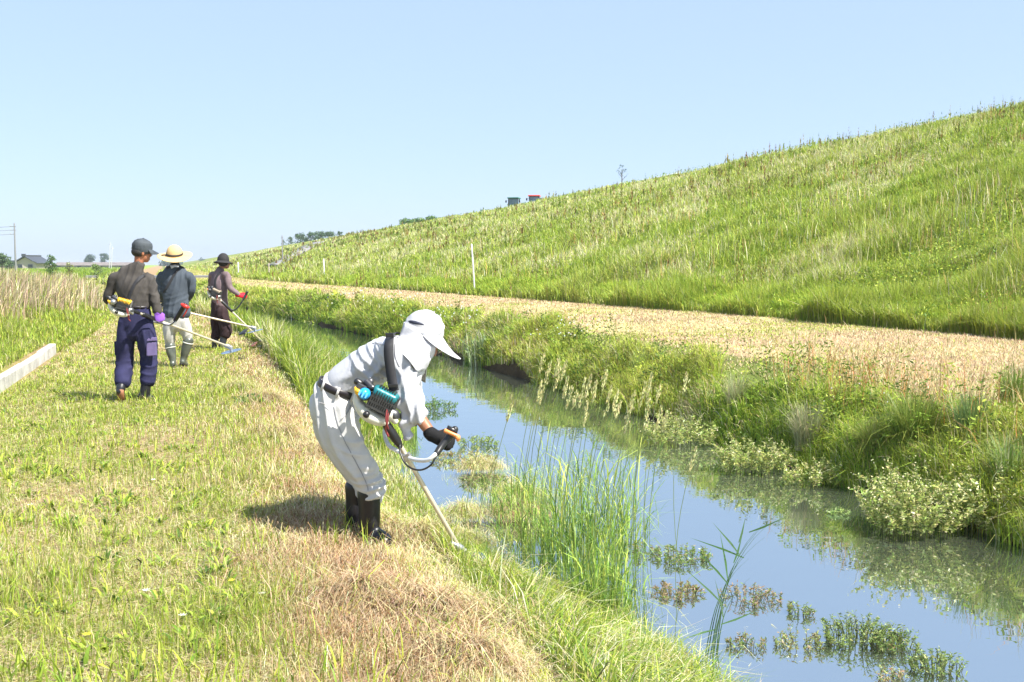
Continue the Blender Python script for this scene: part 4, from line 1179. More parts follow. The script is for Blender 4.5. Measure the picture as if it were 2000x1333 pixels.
def white_brushcutter():
    J = lambda px, py, d=0.0: P(px, py, 5.75 + d)
    root = empty('brushcutter', J(893, 1062, -.12), 'teal and black brushcutter with blue cap held by the man in white', 'brushcutter')
    ax = (J(790, 884, -.33) - J(745, 800, -.30)).normalized()
    # the motor body sits level across the hip, its top leaning towards the back
    out = engine(root, J(737, 783, -.31), V3(.88, 0, -.44), V3(.25, .0, .95), .265, 'teal')
    sA = J(752, 822, -.31); sB = J(897, 1071, -.12); d = (sB - sA).normalized()
    mesh_obj('shaft', [loft([J(745, 812, -.31), J(780, 868, -.29), sB], [.013, .013, .013], seg=14)], ALU, root)
    mesh_obj('grip_sleeve', [sloft([J(751, 824, -.31), J(765, 846, -.30), J(777, 864, -.29), J(782, 873, -.29)], [.023, .026, .022, .014])], PL_BLACK, root)
    mesh_obj('handlebar', [tube([J(755, 832, -.03), J(751, 844, -.06), J(754, 860, -.10), J(762, 873, -.17), J(778, 882, -.25), J(796, 893, -.29), J(815, 899, -.36), J(835, 899, -.43), J(848, 890, -.44), J(857, 880, -.42)], .0115, 6, 12)], ALU_W, root)
    mesh_obj('handlebar_clamp', [box(J(796, 893, -.29), (.022, .022, .018), (d, d.cross(V3(0, 1, 0)).normalized(), V3(0, 1, 0)))], ENG_L, root, False, .005)
    g = mesh_obj('throttle_grip', [sloft([J(853, 886, -.43), J(862, 872, -.40), J(873, 858, -.38), J(884, 846, -.37), J(889, 838, -.37)], [.017, .019, .019, .022, .018]), box(J(883, 840, -.375), (.030, .016, .012), (V3(.75, 0, -.35).normalized(), V3(0, 1, 0), V3(.35, 0, .75).normalized()))], PL_BLACK, root)
    mesh_obj('throttle_lever', [sloft([J(870, 842, -.40), J(877, 845, -.405), J(888, 850, -.405), J(895, 854, -.40), J(894, 860, -.40)], [.012, .010, .010, .012, .009]), ellipsoid(J(894, 855, -.405), (.014, .012, .014))], PL_ORANGE, root)
    mesh_obj('grip', [sloft([J(753, 834, -.03), J(757, 818, 0.05), J(778, 812, .12), J(797, 822, .18)], [.014, .016, .017, .016])], PL_BLACK, root)
    mesh_obj('throttle_cable', [tube([J(781, 870, -.31), J(782, 885, -.33), J(791, 905, -.36), J(806, 916, -.40), J(824, 918, -.43), J(841, 909, -.45), J(851, 893, -.44), J(857, 880, -.43)], .0052, 8, 8)], PL_BLACK, root)
    cutter_end(root, sB, V3(.75, .25, -.6), 1, None)

# ------------------------------------------------------------------ man in charcoal shirt and navy cargo trousers
def hat_brim(c, r1, r2, drop, A, wav=0.0, n=48):
    rx, f, u = A; rows = []
    for i in range(7):
        v = i / 6; row = []
        for j in range(n + 1):
            a = 2 * math.pi * j / n; rr = r1 + (r2 - r1) * v
            row.append(c + (rx * math.cos(a) * rr + f * math.sin(a) * rr * 1.06) - u * (drop * v ** 1.2) + u * wav * v * math.sin(2 * a + .6))
        rows.append(row)
    return sheet(rows, .004)

def navy_worker():
    Y0 = 11.15
    J = lambda px, py, d=0.0: P(px, py, Y0 + d)
    b = J(262, 785); b.z = gz(b.x, b.y)
    t = empty('person', b, 'man in charcoal shirt, navy cargo trousers and dark cap walking with purple gloves', 'person')
    head = J(277, 493, .02); neck = J(270, 520, .0)
    hf = V3(.80, .55, -.22).normalized(); hu = V3(.14, 0, .99)
    sh = {-1: J(224, 543, -.02), 1: J(292, 546, .02)}; el = {-1: J(211, 582, .02), 1: J(302, 585, .0)}; wr = {-1: J(232, 604, .30), 1: J(308, 612, -.02)}
    hip = {-1: J(248, 628), 1: J(282, 628)}; kn = {-1: J(243, 700, .05), 1: J(292, 700, .10)}; an = {-1: J(237, 756, -.12), 1: J(286, 764, .05)}
    bp, A = head_parts(head, hf, hu, .97, neck)
    bp += [sloft([neck, J(260, 545), J(262, 595), J(264, 630)], [(.05, .045), (.10, .05), (.09, .05), (.10, .07)], side=(1, 0, 0))]
    gh = V3(.25, .15, -.95); gb = V3(.55, -.8, 0)
    for k in (-1, 1):
        bp += [sloft([neck.lerp(sh[k], .6) - V3(0, 0, .05), sh[k] - V3(0, 0, .02), el[k], wr[k]], [.03, .032, .032, .028]), sloft([hip[k], kn[k], an[k]], [.06, .04, .03])]
    bp += hand_parts(wr[1], gh, gb, V3(-.4, .8, .2), 1, .9) + hand_parts(wr[-1], V3(.7, .6, -.2), V3(-.3, -.2, 1), V3(0, 1, 0), 1, .9)
    sculpt('body', bp, SKIN2, t, voxel=.010, iters=3)
    face_details(head, A, .97, t)
    r, f, u = A
    # hair below the cap
    sculpt('hair', [ellipsoid(head + f * -.030 + u * -.002, (.080, .082, .062), A), ellipsoid(head + r * .062 + f * .0 + u * .0, (.018, .035, .035), A)], HAIR, t, voxel=.008, iters=2)
    # cap
    hc = head + u * .055
    cap = sculpt('cap', [ellipsoid(hc + u * .012 - f * .006, (.090, .105, .082), A), loft([hc - u * .022, hc + u * .02], [(.091, .108)] * 2, side=r)], simple_mat('dark_denim_cap', (.045, .055, .065), .8, var=.3, scale=14, bump=.3), t, voxel=.007, iters=2, folds=[(.003, .03, .08, (0, 0, 1), None)])
    rows = []
    for i in range(7):
        v = i / 6
        rows.append([hc + (r * math.sin(R(x)) * .088 + f * math.cos(R(x)) * .104) - u * .016 + f * (.075 * v * math.cos(R(x)) ** .7) + r * math.sin(R(x)) * .012 * v - u * (.028 * v + .02 * abs(math.sin(R(x))) * v) for x in np.linspace(-68, 68, 15)])
    mesh_obj('peak', [sheet(rows, .005)], bpy.data.materials['dark_denim_cap'], cap)
    mesh_obj('cap_button', [ellipsoid(hc + u * .095, (.011, .011, .006), A)], bpy.data.materials['dark_denim_cap'], cap)
    mesh_obj('cap_badge', [ellipsoid(head - r * .018 - f * .108 + u * .030, (.014, .004, .010), A)], ENG_L, cap)
    # glasses
    gl = [tube([head + r * .080 + f * .0 + u * .012, head + r * .078 + f * .05 + u * .010, head + r * .062 + f * .098 + u * .006], .0028, 4, 6), tube([head + r * .014 + f * .112, head + f * .116 + u * .006, head - r * .014 + f * .112], .0026, 4, 6)]
    for k in (-1, 1):
        c = head + r * .036 * k + f * .106 - u * .004
        gl.append(tube([c + r * .024 * math.cos(a) + u * .018 * math.sin(a) - f * .006 * abs(math.cos(a)) for a in np.linspace(0, 2 * math.pi, 13)], .0020, 2, 6))
    g = mesh_obj('glasses', gl, PL_BLACK, t)
    # shirt
    sp = [sloft([J(265, 640), J(264, 614), J(261, 585), J(259, 555), J(261, 535), J(268, 521)], [(.150, .125), (.170, .135), (.180, .140), (.218, .140), (.180, .110), (.075, .075)], side=(1, 0, 0), seg=28)]
    sp = [sloft([J(264, 600), J(263, 585), J(260, 558), J(261, 537), J(268, 522)], [(.160, .120), (.166, .125), (.190, .125), (.165, .085), (.070, .070)], side=(1, 0, 0), seg=28), sloft([J(268, 524), J(271, 517)], [(.058, .060)] * 2)]
    for k in (-1, 1):
        sp.append(sloft([neck.lerp(sh[k], .55) + V3(0, 0, -.05), sh[k], sh[k].lerp(el[k], .5), el[k], el[k].lerp(wr[k], .6), wr[k] + (el[k] - wr[k]) * .08], [.058, .060, .058, .055, .050, .042]))
    shirt = sculpt('shirt', sp, C_CHAR, t, voxel=.010, iters=3, folds=[(.013, .05, .28, (.5, 0, 1), None), (.010, .035, .16, (-.6, 0, 1), near(J(270, 590), .2)), (.010, .03, .12, (1, 0, -.3), near(el[1], .15)), (.010, .03, .12, (1, 0, .3), near(el[-1], .15))])
    # trousers, wide and bloused over the boots
    tp = [sloft([J(264, 598), J(264, 615), J(265, 635), J(265, 650)], [(.155, .118), (.168, .128), (.172, .132), (.15, .12)], side=(1, 0, 0), seg=28)]
    tp.append(sloft([J(250, 630), J(246, 660), J(244, 690, .03), J(243, 715, .02), J(241, 735, -.04), J(240, 747, -.08)], [(.105, .115), (.100, .108), (.094, .100), (.094, .094), (.092, .094), (.086, .088)], side=(1, 0, 0), seg=24))
    tp.append(sloft([J(280, 630), J(286, 660), J(290, 690, .07), J(291, 715, .08), J(289, 738, .06), J(287, 746, .05)], [(.105, .115), (.102, .110), (.094, .102), (.090, .098), (.084, .094), (.078, .082)], side=(1, 0, 0), seg=24))
    tr = sculpt('trousers', tp, C_NAVY, t, voxel=.010, iters=3, folds=[(.014, .06, .3, (.1, 0, 1), None), (.016, .035, .14, (1, .2, .25), near(J(243, 722), .14)), (.014, .035, .14, (1, .2, -.2), near(J(290, 725), .14)), (.012, .035, .18, (.7, 0, .6), near(J(265, 650, -.1), .15))])
    for (px, py, w_) in ((295, 672, 14), (296, 690, 12)):
        pass
    mesh_obj('cargo_pocket', [box(J(296, 682, -.055), (.054, .016, .078), (V3(.93, .36, 0).normalized(), V3(-.36, .93, 0).normalized(), V3(0, 0, 1)))], cloth('purple_sheen_cloth', (.13, .105, .22), var=.2), tr, False, .012)  # purple sheen of the sunlit leg put into the pocket colour
    mesh_obj('pocket_flap', [box(J(296, 663, -.062), (.056, .018, .020), (V3(.93, .36, 0).normalized(), V3(-.36, .93, 0).normalized(), V3(0, 0, 1)))], bpy.data.materials['purple_sheen_cloth'], tr, False, .008)
    mesh_obj('cargo_pocket', [box(J(230, 680, .02), (.016, .065, .078))], C_NAVY, tr, False, .012)
    mesh_obj('belt', [loft([J(264, 597), J(264, 602)], [(.163, .126)] * 2, side=(1, 0, 0), caps=False, seg=32)], BELT, t)
    sculpt('glove', hand_parts(wr[1] + V3(0, 0, .01), gh, gb, V3(-.4, .8, .2), 1.06, .9, 1.25) + [loft([wr[1] + V3(-.01, 0, .05), wr[1]], [.040, .034])], GLOVE_P, t, voxel=.006, iters=2)
    sculpt('glove', hand_parts(wr[-1], V3(.7, .6, -.2), V3(-.3, -.2, 1), V3(0, 1, 0), 1.06, .9, 1.25), GLOVE_P, t, voxel=.006, iters=2)
    # left boot pushed up on its toe showing the brown sole, right boot flat
    k0, a0 = J(241, 742, -.06), J(236, 758, -.13)
    lb = sculpt('boot', [sloft([k0 + V3(0, .01, .04), a0, a0 - V3(0, 0, .02)], [.052, .050, .048]), sloft([a0 + V3(0, -.03, -.03), J(236, 772, -.12), J(237, 781, -.02), J(238, 784, .04)], [(.040, .040), (.044, .042), (.046, .030), (.04, .02)], side=(1, 0, 0))], RUB_BLACK, t, voxel=.008, iters=3)
    mesh_obj('sole', [sheet([[J(230, 762, -.175), J(236, 761, -.182), J(242, 762, -.175)], [J(229, 769, -.175), J(236, 770, -.182), J(242, 769, -.175)], [J(230, 776, -.155), J(237, 777, -.16), J(243, 776, -.155)], [J(230, 784, -.10), J(237, 786, -.10), J(244, 784, -.10)]], .016)], RUB_SOLE, lb)
    boot('boot', J(287, 736, .05), J(283, 768, .03), J(312, 774, .12), 0, RUB_BLACK, t, top=.060, ank=.050)
    surf_strap('harness_strap', [(286, 537), (274, 543), (263, 556), (255, 574), (250, 590)], Y0, .035, shirt, WEB, t)

def navy_brushcutter():
    J = lambda px, py, d=0.0: P(px, py, 11.15 + d)
    root = empty('brushcutter', J(446, 681, 2.0), 'yellow and black brushcutter carried by the man in navy trousers', 'brushcutter')
    S0, S1 = J(256, 606, -.33), J(446, 677, 1.1); d = (S1 - S0).normalized()
    engine(root, J(236, 596, -.36), V3(.93, .25, -.28), V3(.12, 0, 1), .26, 'yellow')
    mesh_obj('shaft', [loft([S0, S1], [.013, .013], seg=12)], ALU, root)
    mesh_obj('grip_sleeve', [loft([S0 + d * .18, S0 + d * .36], [.026, .024]), loft([S0 + d * .02, S0 + d * .12], [.022, .018])], PL_BLACK, root)
    mesh_obj('handlebar', [tube([J(345, 624, .02), J(335, 634, .0), J(318, 632, .05), J(300, 628, .12), J(296, 618, .30)], .0115)], ALU_W, root)
    gr = mesh_obj('throttle_grip', [sloft([J(342, 626, .02), J(349, 615, .0), J(357, 602, -.02), J(362, 594, -.03)], [.022, .026, .026, .020])], PL_BLACK, root)
    mesh_obj('throttle_lever', [sloft([J(355, 595, -.06), J(362, 599, -.07), J(368, 601, -.06)], [.016, .022, .014]), tube([J(367, 602, -.05), J(362, 612, -.05), J(358, 618, -.03)], .008)], PL_RED, root)
    mesh_obj('throttle_cable', [tube([J(345, 624, .0), J(337, 632, -.02), J(326, 636, -.05), J(315, 632, -.08), J(300, 626, -.12), J(288, 618, -.18)], .006)], PL_BLACK, root)
    cutter_end(root, S1, V3(.8, .5, -.3), 1, None)

# ------------------------------------------------------------------ man with the straw hat
def straw_worker():
    Y0 = 14.85
    J = lambda px, py, d=0.0: P(px, py, Y0 + d)
    b = J(348, 718); b.z = gz(b.x, b.y)
    t = empty('person', b, 'man in wide straw hat, slate blue shirt and white trousers seen from behind', 'person')
    X1 = (1, 0, 0)
    head = J(341, 503, .04); neck = J(342, 519)
    bp, A = head_parts(head, V3(.25, 1, -.15), V3(0, .1, 1), 1.0, neck)
    sh = {-1: J(317, 541), 1: J(369, 541)}; el = {-1: J(314, 572, .02), 1: J(373, 570, .05)}; wr = {-1: J(325, 592, .30), 1: J(362, 592, .32)}
    hip = {-1: J(332, 625), 1: J(356, 625)}; kn = {-1: J(333, 662, .03), 1: J(366, 655, .10)}; an = {-1: J(337, 704, -.02), 1: J(359, 700, .10)}
    bp += [sloft([neck, J(342, 545), J(343, 590), J(344, 622)], [(.05, .045), (.10, .05), (.09, .05), (.10, .07)], side=X1)]
    for k in (-1, 1):
        bp += [sloft([neck.lerp(sh[k], .6) - V3(0, 0, .05), sh[k] - V3(0, 0, .02), el[k], wr[k]], [.03, .032, .032, .028]), sloft([hip[k], kn[k], an[k]], [.06, .04, .03])]
        bp += hand_parts(wr[k], V3(.1 * -k, .9, -.2), V3(0, .2, 1), V3(-k, 0, 0), 1, .9)
    sculpt('body', bp, SKIN, t, voxel=.011, iters=3)
    sp = [sloft([J(345, 612), J(344, 592), J(342, 565), J(342, 541), J(342, 525), J(342, 518)], [(.205, .158), (.180, .140), (.190, .135), (.205, .120), (.150, .085), (.070, .070)], side=X1, seg=28)]
    for k in (-1, 1):
        sp.append(sloft([J(342, 540).lerp(sh[k], .6), sh[k], sh[k].lerp(el[k], .5) + V3(.02 * k, 0, 0), el[k], el[k].lerp(wr[k], .6), wr[k]], [.068, .074, .068, .062, .052, .045]))
    shirt = sculpt('shirt', sp, C_SLATE, t, voxel=.011, iters=3, folds=[(.012, .06, .3, (.2, 0, 1), None), (.014, .04, .2, (1, 0, .3), near(J(344, 600, -.1), .18)), (.010, .04, .15, (.8, 0, .4), near(el[1], .2)), (.010, .04, .15, (.8, 0, -.4), near(el[-1], .2))])
    mesh_obj('white_collar_tag', [sheet([[J(332, 519, -.125), J(342, 517, -.13), J(350, 519, -.125)], [J(335, 525, -.15), J(341, 522, -.155), J(349, 522, -.15)]], .004)], C_WHITE, t)
    tp = [sloft([J(344, 604), J(344, 620), J(344, 636)], [(.165, .122), (.172, .132), (.150, .12)], side=X1, seg=28)]
    tp.append(sloft([J(334, 625), J(331, 650), J(332, 668, .02), J(333, 676, .02)], [(.100, .112), (.090, .098), (.070, .076), (.050, .052)], side=X1))
    tp.append(sloft([J(355, 625), J(363, 645, .04), J(367, 660, .06), J(368, 667, .06)], [(.100, .112), (.090, .098), (.070, .076), (.050, .052)], side=X1))
    sculpt('trousers', tp, C_WHITE3, t, voxel=.011, iters=3, folds=[(.014, .05, .25, (.2, 0, 1), None), (.014, .04, .16, (1, 0, .4), near(J(346, 640, -.1), .2))])
    band = simple_mat('pale_boot_trim', (.6, .6, .55), .4)
    for kk, aa, tt in ((J(332, 676, .0), J(338, 706, -.02), J(344, 712, .17)), (J(368, 665, .05), J(358, 702, .06), J(367, 708, .24))):
        boot('boot', kk, aa, tt, 0, RUB_GREEN, t, top=.076, ank=.050, band=band, sole_mat=RUB_BLACK)
    # straw hat
    M_H = simple_mat('woven_straw', (.62, .43, .20), .8, var=.15, scale=70, bump=.6, bscale=150, stretch=(1, 1, 3))
    hx = (V3(1, 0, -.05).normalized(), V3(0, .95, .30).normalized(), V3(.05, -.30, .95).normalized())
    hc = J(341, 499, .02)
    crown = sculpt('straw_hat', [ellipsoid(hc + hx[2] * .02, (.115, .120, .135), hx, 28, 16)], M_H, t, voxel=.008, iters=2)
    mesh_obj('hat_brim', [hat_brim(hc, .09, .245, .012, hx, .016)], M_H, crown)
    mesh_obj('hat_band', [loft([hc + hx[2] * .012, hc + hx[2] * .038], [(.119, .124), (.118, .123)], side=hx[0], caps=False, seg=32)], WEB, crown)
    mesh_obj('band_bow', [tube([hc - hx[0] * .085 - hx[1] * .09 + hx[2] * .03, hc - hx[0] * .16 - hx[1] * .06 + hx[2] * .012, hc - hx[0] * .20 - hx[1] * .03 - hx[2] * .02], .009)], WEB, crown)
    surf_strap('harness_strap', [(352, 524), (344, 531), (336, 545), (326, 562), (318, 574)], Y0, .035, shirt, WEB, t)
    surf_strap('collar_strap', [(324, 526), (334, 521), (342, 520), (352, 521), (362, 526)], Y0, .03, shirt, WEB, t)

def straw_brushcutter():
    J = lambda px, py, d=0.0: P(px, py, 14.85 + d)
    root = empty('brushcutter', J(496, 640, .9), 'brushcutter with black guard and bluish blade, held in front of the straw-hatted man', 'brushcutter')
    S0, S1 = J(318, 600, .20), J(494, 640, .9); d = (S1 - S0).normalized()
    engine(root, J(322, 590, .40), V3(.95, .2, -.2), V3(0, 0, 1), .24, 'beige')
    mesh_obj('shaft', [loft([S0, S1], [.014, .014], seg=12)], ALU, root)
    mesh_obj('handlebar', [tube([J(325, 592, .40), J(345, 604, .30), J(358, 608, .35), J(364, 595, .42)], .012)], ALU_W, root)
    cutter_end(root, S1, V3(.9, .3, -.15), 1, PL_BLACK)

# ------------------------------------------------------------------ man in the faded mauve shirt
def mauve_worker():
    Y0 = 18.1
    J = lambda px, py, d=0.0: P(px, py, Y0 + d)
    b = J(432, 678); b.z = gz(b.x, b.y)
    t = empty('person', b, 'man in black bucket hat, faded mauve shirt and red glove farthest along the bank', 'person')
    SD = V3(.80, -.6, 0)
    head = J(438, 513, .02); neck = J(430, 525)
    bp, A = head_parts(head, V3(.75, .55, -.3), V3(.12, .05, 1), .97, neck)
    sh = {-1: J(415, 538, .1), 1: J(442, 538, -.12)}; el = {-1: J(412, 566, .22), 1: J(450, 563, -.16)}; wr = {-1: J(428, 580, .34), 1: J(468, 577, -.10)}
    bp += [sloft([neck, J(428, 545), J(428, 585), J(427, 605)], [(.05, .045), (.10, .05), (.09, .05), (.10, .07)], side=SD)]
    gh, gb = V3(.95, .1, -.1), V3(.2, -.8, .5)
    hip = {-1: J(424, 608, .08), 1: J(432, 608, -.08)}; kn = {-1: J(424, 645, .1), 1: J(442, 645, -.08)}; an = {-1: J(421, 672, .06), 1: J(434, 672, -.1)}
    for k in (-1, 1):
        bp += [sloft([neck.lerp(sh[k], .6) - V3(0, 0, .05), sh[k] - V3(0, 0, .02), el[k], wr[k]], [.03, .032, .032, .028]), sloft([hip[k], kn[k], an[k]], [.06, .04, .03])]
    bp += hand_parts(wr[1], gh, gb, V3(0, 0, 1), 1, .7) + hand_parts(wr[-1], V3(.8, .3, -.2), V3(0, .2, 1), V3(0, -1, 0), 1, .8)
    sculpt('body', bp, simple_mat('skin_dark_tan', (.22, .09, .055), .5), t, voxel=.011, iters=3)
    face_details(head, A, .97, t)
    sp = [sloft([J(429, 596), J(429, 580), J(428, 558), J(428, 540), J(430, 527)], [(.165, .132), (.155, .128), (.172, .132), (.150, .095), (.070, .070)], side=SD, seg=26)]
    for k in (-1, 1):
        sp.append(sloft([J(428, 540).lerp(sh[k], .6), sh[k], sh[k].lerp(el[k], .5), el[k], el[k].lerp(wr[k], .6), wr[k] + (el[k] - wr[k]) * .12], [.062, .066, .060, .054, .046, .040]))
    shirt = sculpt('shirt', sp, C_MAUVE, t, voxel=.011, iters=3, folds=[(.012, .05, .25, (.3, 0, 1), None)])
    tp = [sloft([J(428, 588), J(428, 600), J(428, 618)], [(.150, .122), (.160, .132), (.140, .12)], side=SD, seg=26)]
    tp.append(sloft([J(423, 608, .08), J(422, 630, .1), J(423, 648, .1), J(421, 658, .08)], [(.10, .105), (.095, .10), (.088, .09), (.082, .086)], side=SD))
    tp.append(sloft([J(433, 608, -.08), J(438, 630, -.08), J(442, 646, -.08), J(440, 655, -.09)], [(.105, .11), (.102, .106), (.096, .10), (.088, .092)], side=SD))
    sculpt('trousers', tp, C_DBROWN, t, voxel=.011, iters=3, folds=[(.014, .05, .2, (.2, 0, 1), None)])
    sculpt('glove', hand_parts(wr[1], gh, gb, V3(0, 0, 1), 1.1, .7, 1.3) + [loft([wr[1] - gh * .05, wr[1]], [.040, .036])], GLOVE_R, t, voxel=.007, iters=2)
    sculpt('glove', hand_parts(wr[-1], V3(.8, .3, -.2), V3(0, .2, 1), V3(0, -1, 0), 1.1, .8, 1.3), GLOVE_R, t, voxel=.007, iters=2)
    boot('boot', J(421, 652, .08), J(420, 674, .06), J(428, 680, -.02), 0, simple_mat('dark_grey_rubber', (.03, .035, .045), .4), t, top=.066, ank=.055)
    boot('boot', J(440, 650, -.09), J(434, 672, -.10), J(445, 677, -.14), 0, bpy.data.materials['dark_grey_rubber'], t, top=.070, ank=.055)
    mh = simple_mat('black_hat_felt', (.018, .016, .018), .85, var=.2, scale=20)
    hx = (V3(1, 0, -.04).normalized(), V3(0, 1, -.08).normalized(), V3(.04, .08, 1).normalized()); hc = J(436, 510, .0)
    hat = sculpt('bucket_hat', [ellipsoid(hc + hx[2] * .015, (.104, .108, .125), hx, 26, 14)], mh, t, voxel=.008, iters=2)
    mesh_obj('hat_brim', [hat_brim(hc + hx[2] * .005, .085, .168, .045, hx, .004)], mh, hat)
    surf_strap('harness_strap', [(434, 532), (427, 536), (421, 546), (421, 560), (425, 572)], Y0, .04, shirt, WEB, t)

def mauve_brushcutter():
    J = lambda px, py, d=0.0: P(px, py, 18.1 + d)
    root = empty('brushcutter', J(516, 668, .1), 'brushcutter with beige engine and rust-brown guard in use at the straw edge', 'brushcutter')
    S0, S1 = J(430, 586, -.32), J(512, 667, -.1); d = (S1 - S0).normalized()
    engine(root, J(419, 572, -.34), V3(.9, 0, -.42), V3(.25, 0, .95), .26, 'beige')
    mesh_obj('shaft', [loft([S0, S1], [.015, .014], seg=12)], ALU, root)
    mesh_obj('grip_sleeve', [loft([S0 + d * .05, S0 + d * .28], [.026, .024])], PL_BLACK, root)
    mesh_obj('handlebar', [tube([J(449, 604, -.28), J(458, 606, -.26), J(467, 598, -.22), J(474, 587, -.18), J(478, 577, -.14)], .012)], PL_BLACK, root)
    mesh_obj('throttle_grip', [sloft([J(475, 586, -.16), J(480, 576, -.12), J(483, 571, -.12)], [.018, .022, .02])], PL_BLACK, root)
    cutter_end(root, S1, V3(.85, .2, -.4), 1, PL_GUARD)

harness_strap_white(white_worker())
white_brushcutter()
navy_worker(); navy_brushcutter()
straw_worker(); straw_brushcutter()
mauve_worker(); mauve_brushcutter()
# ------------------------------------------------------------------ plants that stand on their own
def leafy(name, base, rad, h, nleaf, leaf, cols, wts, label, cat, nstem=14, upright=.5, flowers=None, nflow=0, group=None, elong=.38, stemcol=(.12, .13, .05), squash=.8, seed=None):
    """stems with small leaves; base Vector, rad footprint, h height"""
    r = np.random.default_rng(seed if seed is not None else int(abs(base[0]) * 977 + abs(base[1]) * 131) + nleaf)
    root = empty(name, base, label, cat, group)
    a = r.uniform(0, 2 * np.pi, nstem); q = np.sqrt(r.uniform(0, 1, nstem)) * rad
    sx, sy = base.x + np.cos(a) * q, base.y + np.sin(a) * q * squash
    sh = h * r.uniform(.5, 1.05, nstem) * (1 - .45 * (q / rad) ** 2); ln = r.uniform(0, 1.1, nstem) * (1 - upright) + .15; ld = a + r.normal(0, .5, nstem)
    S = Blades()
    for k in range(2):
        S.blades(sx, sy, np.full(nstem, base.z - .03), sh + .03, np.full(nstem, max(.006, leaf * .12)), ln, pick([np.array(stemcol)], [1], nstem, .15, r), leandir=ld, segs=3, yaw=ld + k * 1.57, r=r)
    S.build('stem', M_LEAF, root)
    i = r.integers(0, nstem, nleaf); t = r.uniform(.12, 1, nleaf) ** .8
    la = ln[i] * t ** .6
    C = np.stack([sx[i] + np.cos(ld[i]) * np.sin(la) * sh[i] * t, sy[i] + np.sin(ld[i]) * np.sin(la) * sh[i] * t, base.z + np.cos(la) * sh[i] * t], -1)
    A = r.normal(0, 1, (nleaf, 3)); A[:, 2] = A[:, 2] * .5 + .35; A /= np.linalg.norm(A, axis=1)[:, None]
    C = C + A * leaf * .8
    W = np.cross(A, r.normal(0, 1, (nleaf, 3))); W /= np.linalg.norm(W, axis=1)[:, None]
    s = leaf * r.uniform(.5, 1.25, nleaf)
    F = Blades().diamonds(C, A * s[:, None], W * (s * elong)[:, None], pick([np.array(c) for c in cols], wts, nleaf, .16, r))
    F.build('foliage', M_LEAF, root)
    if nflow:
        i = r.integers(0, nstem, nflow); t = r.uniform(.75, 1.12, nflow); la = ln[i] * t ** .6
        C = np.stack([sx[i] + np.cos(ld[i]) * np.sin(la) * sh[i] * t, sy[i] + np.sin(ld[i]) * np.sin(la) * sh[i] * t, base.z + np.cos(la) * sh[i] * t], -1) + r.normal(0, leaf * .5, (nflow, 3))
        A = r.normal(0, 1, (nflow, 3)); A /= np.linalg.norm(A, axis=1)[:, None]; W = np.cross(A, r.normal(0, 1, (nflow, 3))); W /= np.linalg.norm(W, axis=1)[:, None]
        s = leaf * r.uniform(.25, .5, nflow)
        Blades().diamonds(C, A * s[:, None], W * s[:, None] * .8, pick([np.array(flowers)], [1], nflow, .1, r)).build('flower', M_LEAF, root)
    return root

def tussock(name, base, rad, h, n, w, cols, wts, label, spread=.8, group=None, cat='rush', heads=0, headcol=(.45, .42, .22), dirn=None, flat=.8):
    r = np.random.default_rng(int(abs(base[0]) * 777 + abs(base[1]) * 377) + n)
    root = empty(name, base, label, cat, group)
    a = r.uniform(0, 2 * np.pi, n); q = np.sqrt(r.uniform(0, 1, n)) * rad
    X, Y = base.x + np.cos(a) * q, base.y + np.sin(a) * q * flat
    ld = a + r.normal(0, .6, n) if dirn is None else r.normal(dirn, .8, n)
    H = h * r.uniform(.35, 1.1, n)
    ln = np.abs(r.normal(.18, spread * .5, n))
    B_ = Blades().blades(X, Y, np.full(n, base.z - .04), H, w * r.uniform(.6, 1.3, n), ln, pick([np.array(c) for c in cols], wts, n, .18, r), leandir=ld, segs=5, r=r)
    if cat == 'reed':                                                   # side leaves breaking away from the stems
        m_ = int(n * 1.6); i = r.integers(0, n, m_); t = r.uniform(.1, .85, m_); L = ln[i] * t ** 1.6; l2 = r.uniform(0, 2 * np.pi, m_)
        B_.blades(X[i] + np.cos(ld[i]) * np.sin(L) * H[i] * t, Y[i] + np.sin(ld[i]) * np.sin(L) * H[i] * t, base.z + np.cos(L) * H[i] * t, H[i] * r.uniform(.25, .7, m_), w * r.uniform(.8, 1.9, m_), r.uniform(.35, 1.4, m_), pick([np.array(c) for c in cols], wts, m_, .18, r), leandir=l2, segs=4, r=r)
    B_.build('foliage', M_LEAF, root)
    if heads:
        i = r.integers(0, n, heads); S = Blades(); hh = H[i] * r.uniform(1.05, 1.3, heads)
        S.blades(X[i], Y[i], np.full(heads, base.z), hh, np.full(heads, w * .5), ln[i] * .6, pick([np.array((.25, .3, .1))], [1], heads, .1, r), leandir=ld[i], segs=4, r=r)
        S.build('stem', M_LEAF, root)
        la = ln[i] * .6
        F = Blades(); k = 26
        t = r.uniform(.80, 1.0, (heads, k)); 
        L = la[:, None] * t ** 1.6
        C = np.stack([X[i][:, None] + np.cos(ld[i])[:, None] * np.sin(L) * hh[:, None] * t, Y[i][:, None] + np.sin(ld[i])[:, None] * np.sin(L) * hh[:, None] * t, base.z + np.cos(L) * hh[:, None] * t], -1).reshape(-1, 3)
        m = len(C); C = C + r.normal(0, .006, (m, 3))
        A = np.stack([r.normal(0, .35, m), r.normal(0, .35, m), np.ones(m)], -1); W = np.cross(A, r.normal(0, 1, (m, 3))); W /= np.linalg.norm(W, axis=1)[:, None]
        F.diamonds(C, A * .014, W * .0045, pick([np.array(headcol)], [1], m, .12, r))
        F.build('seed_head', M_LEAF, root)
    return root

def WP(px, py, z=WATER_Z):
    """where a pixel's ray meets the water's level"""
    a, e = P(px, py, 1.0), V3(0, 0, CAM_H)
    d = a - e
    return e + d * ((z - CAM_H) / d.z)

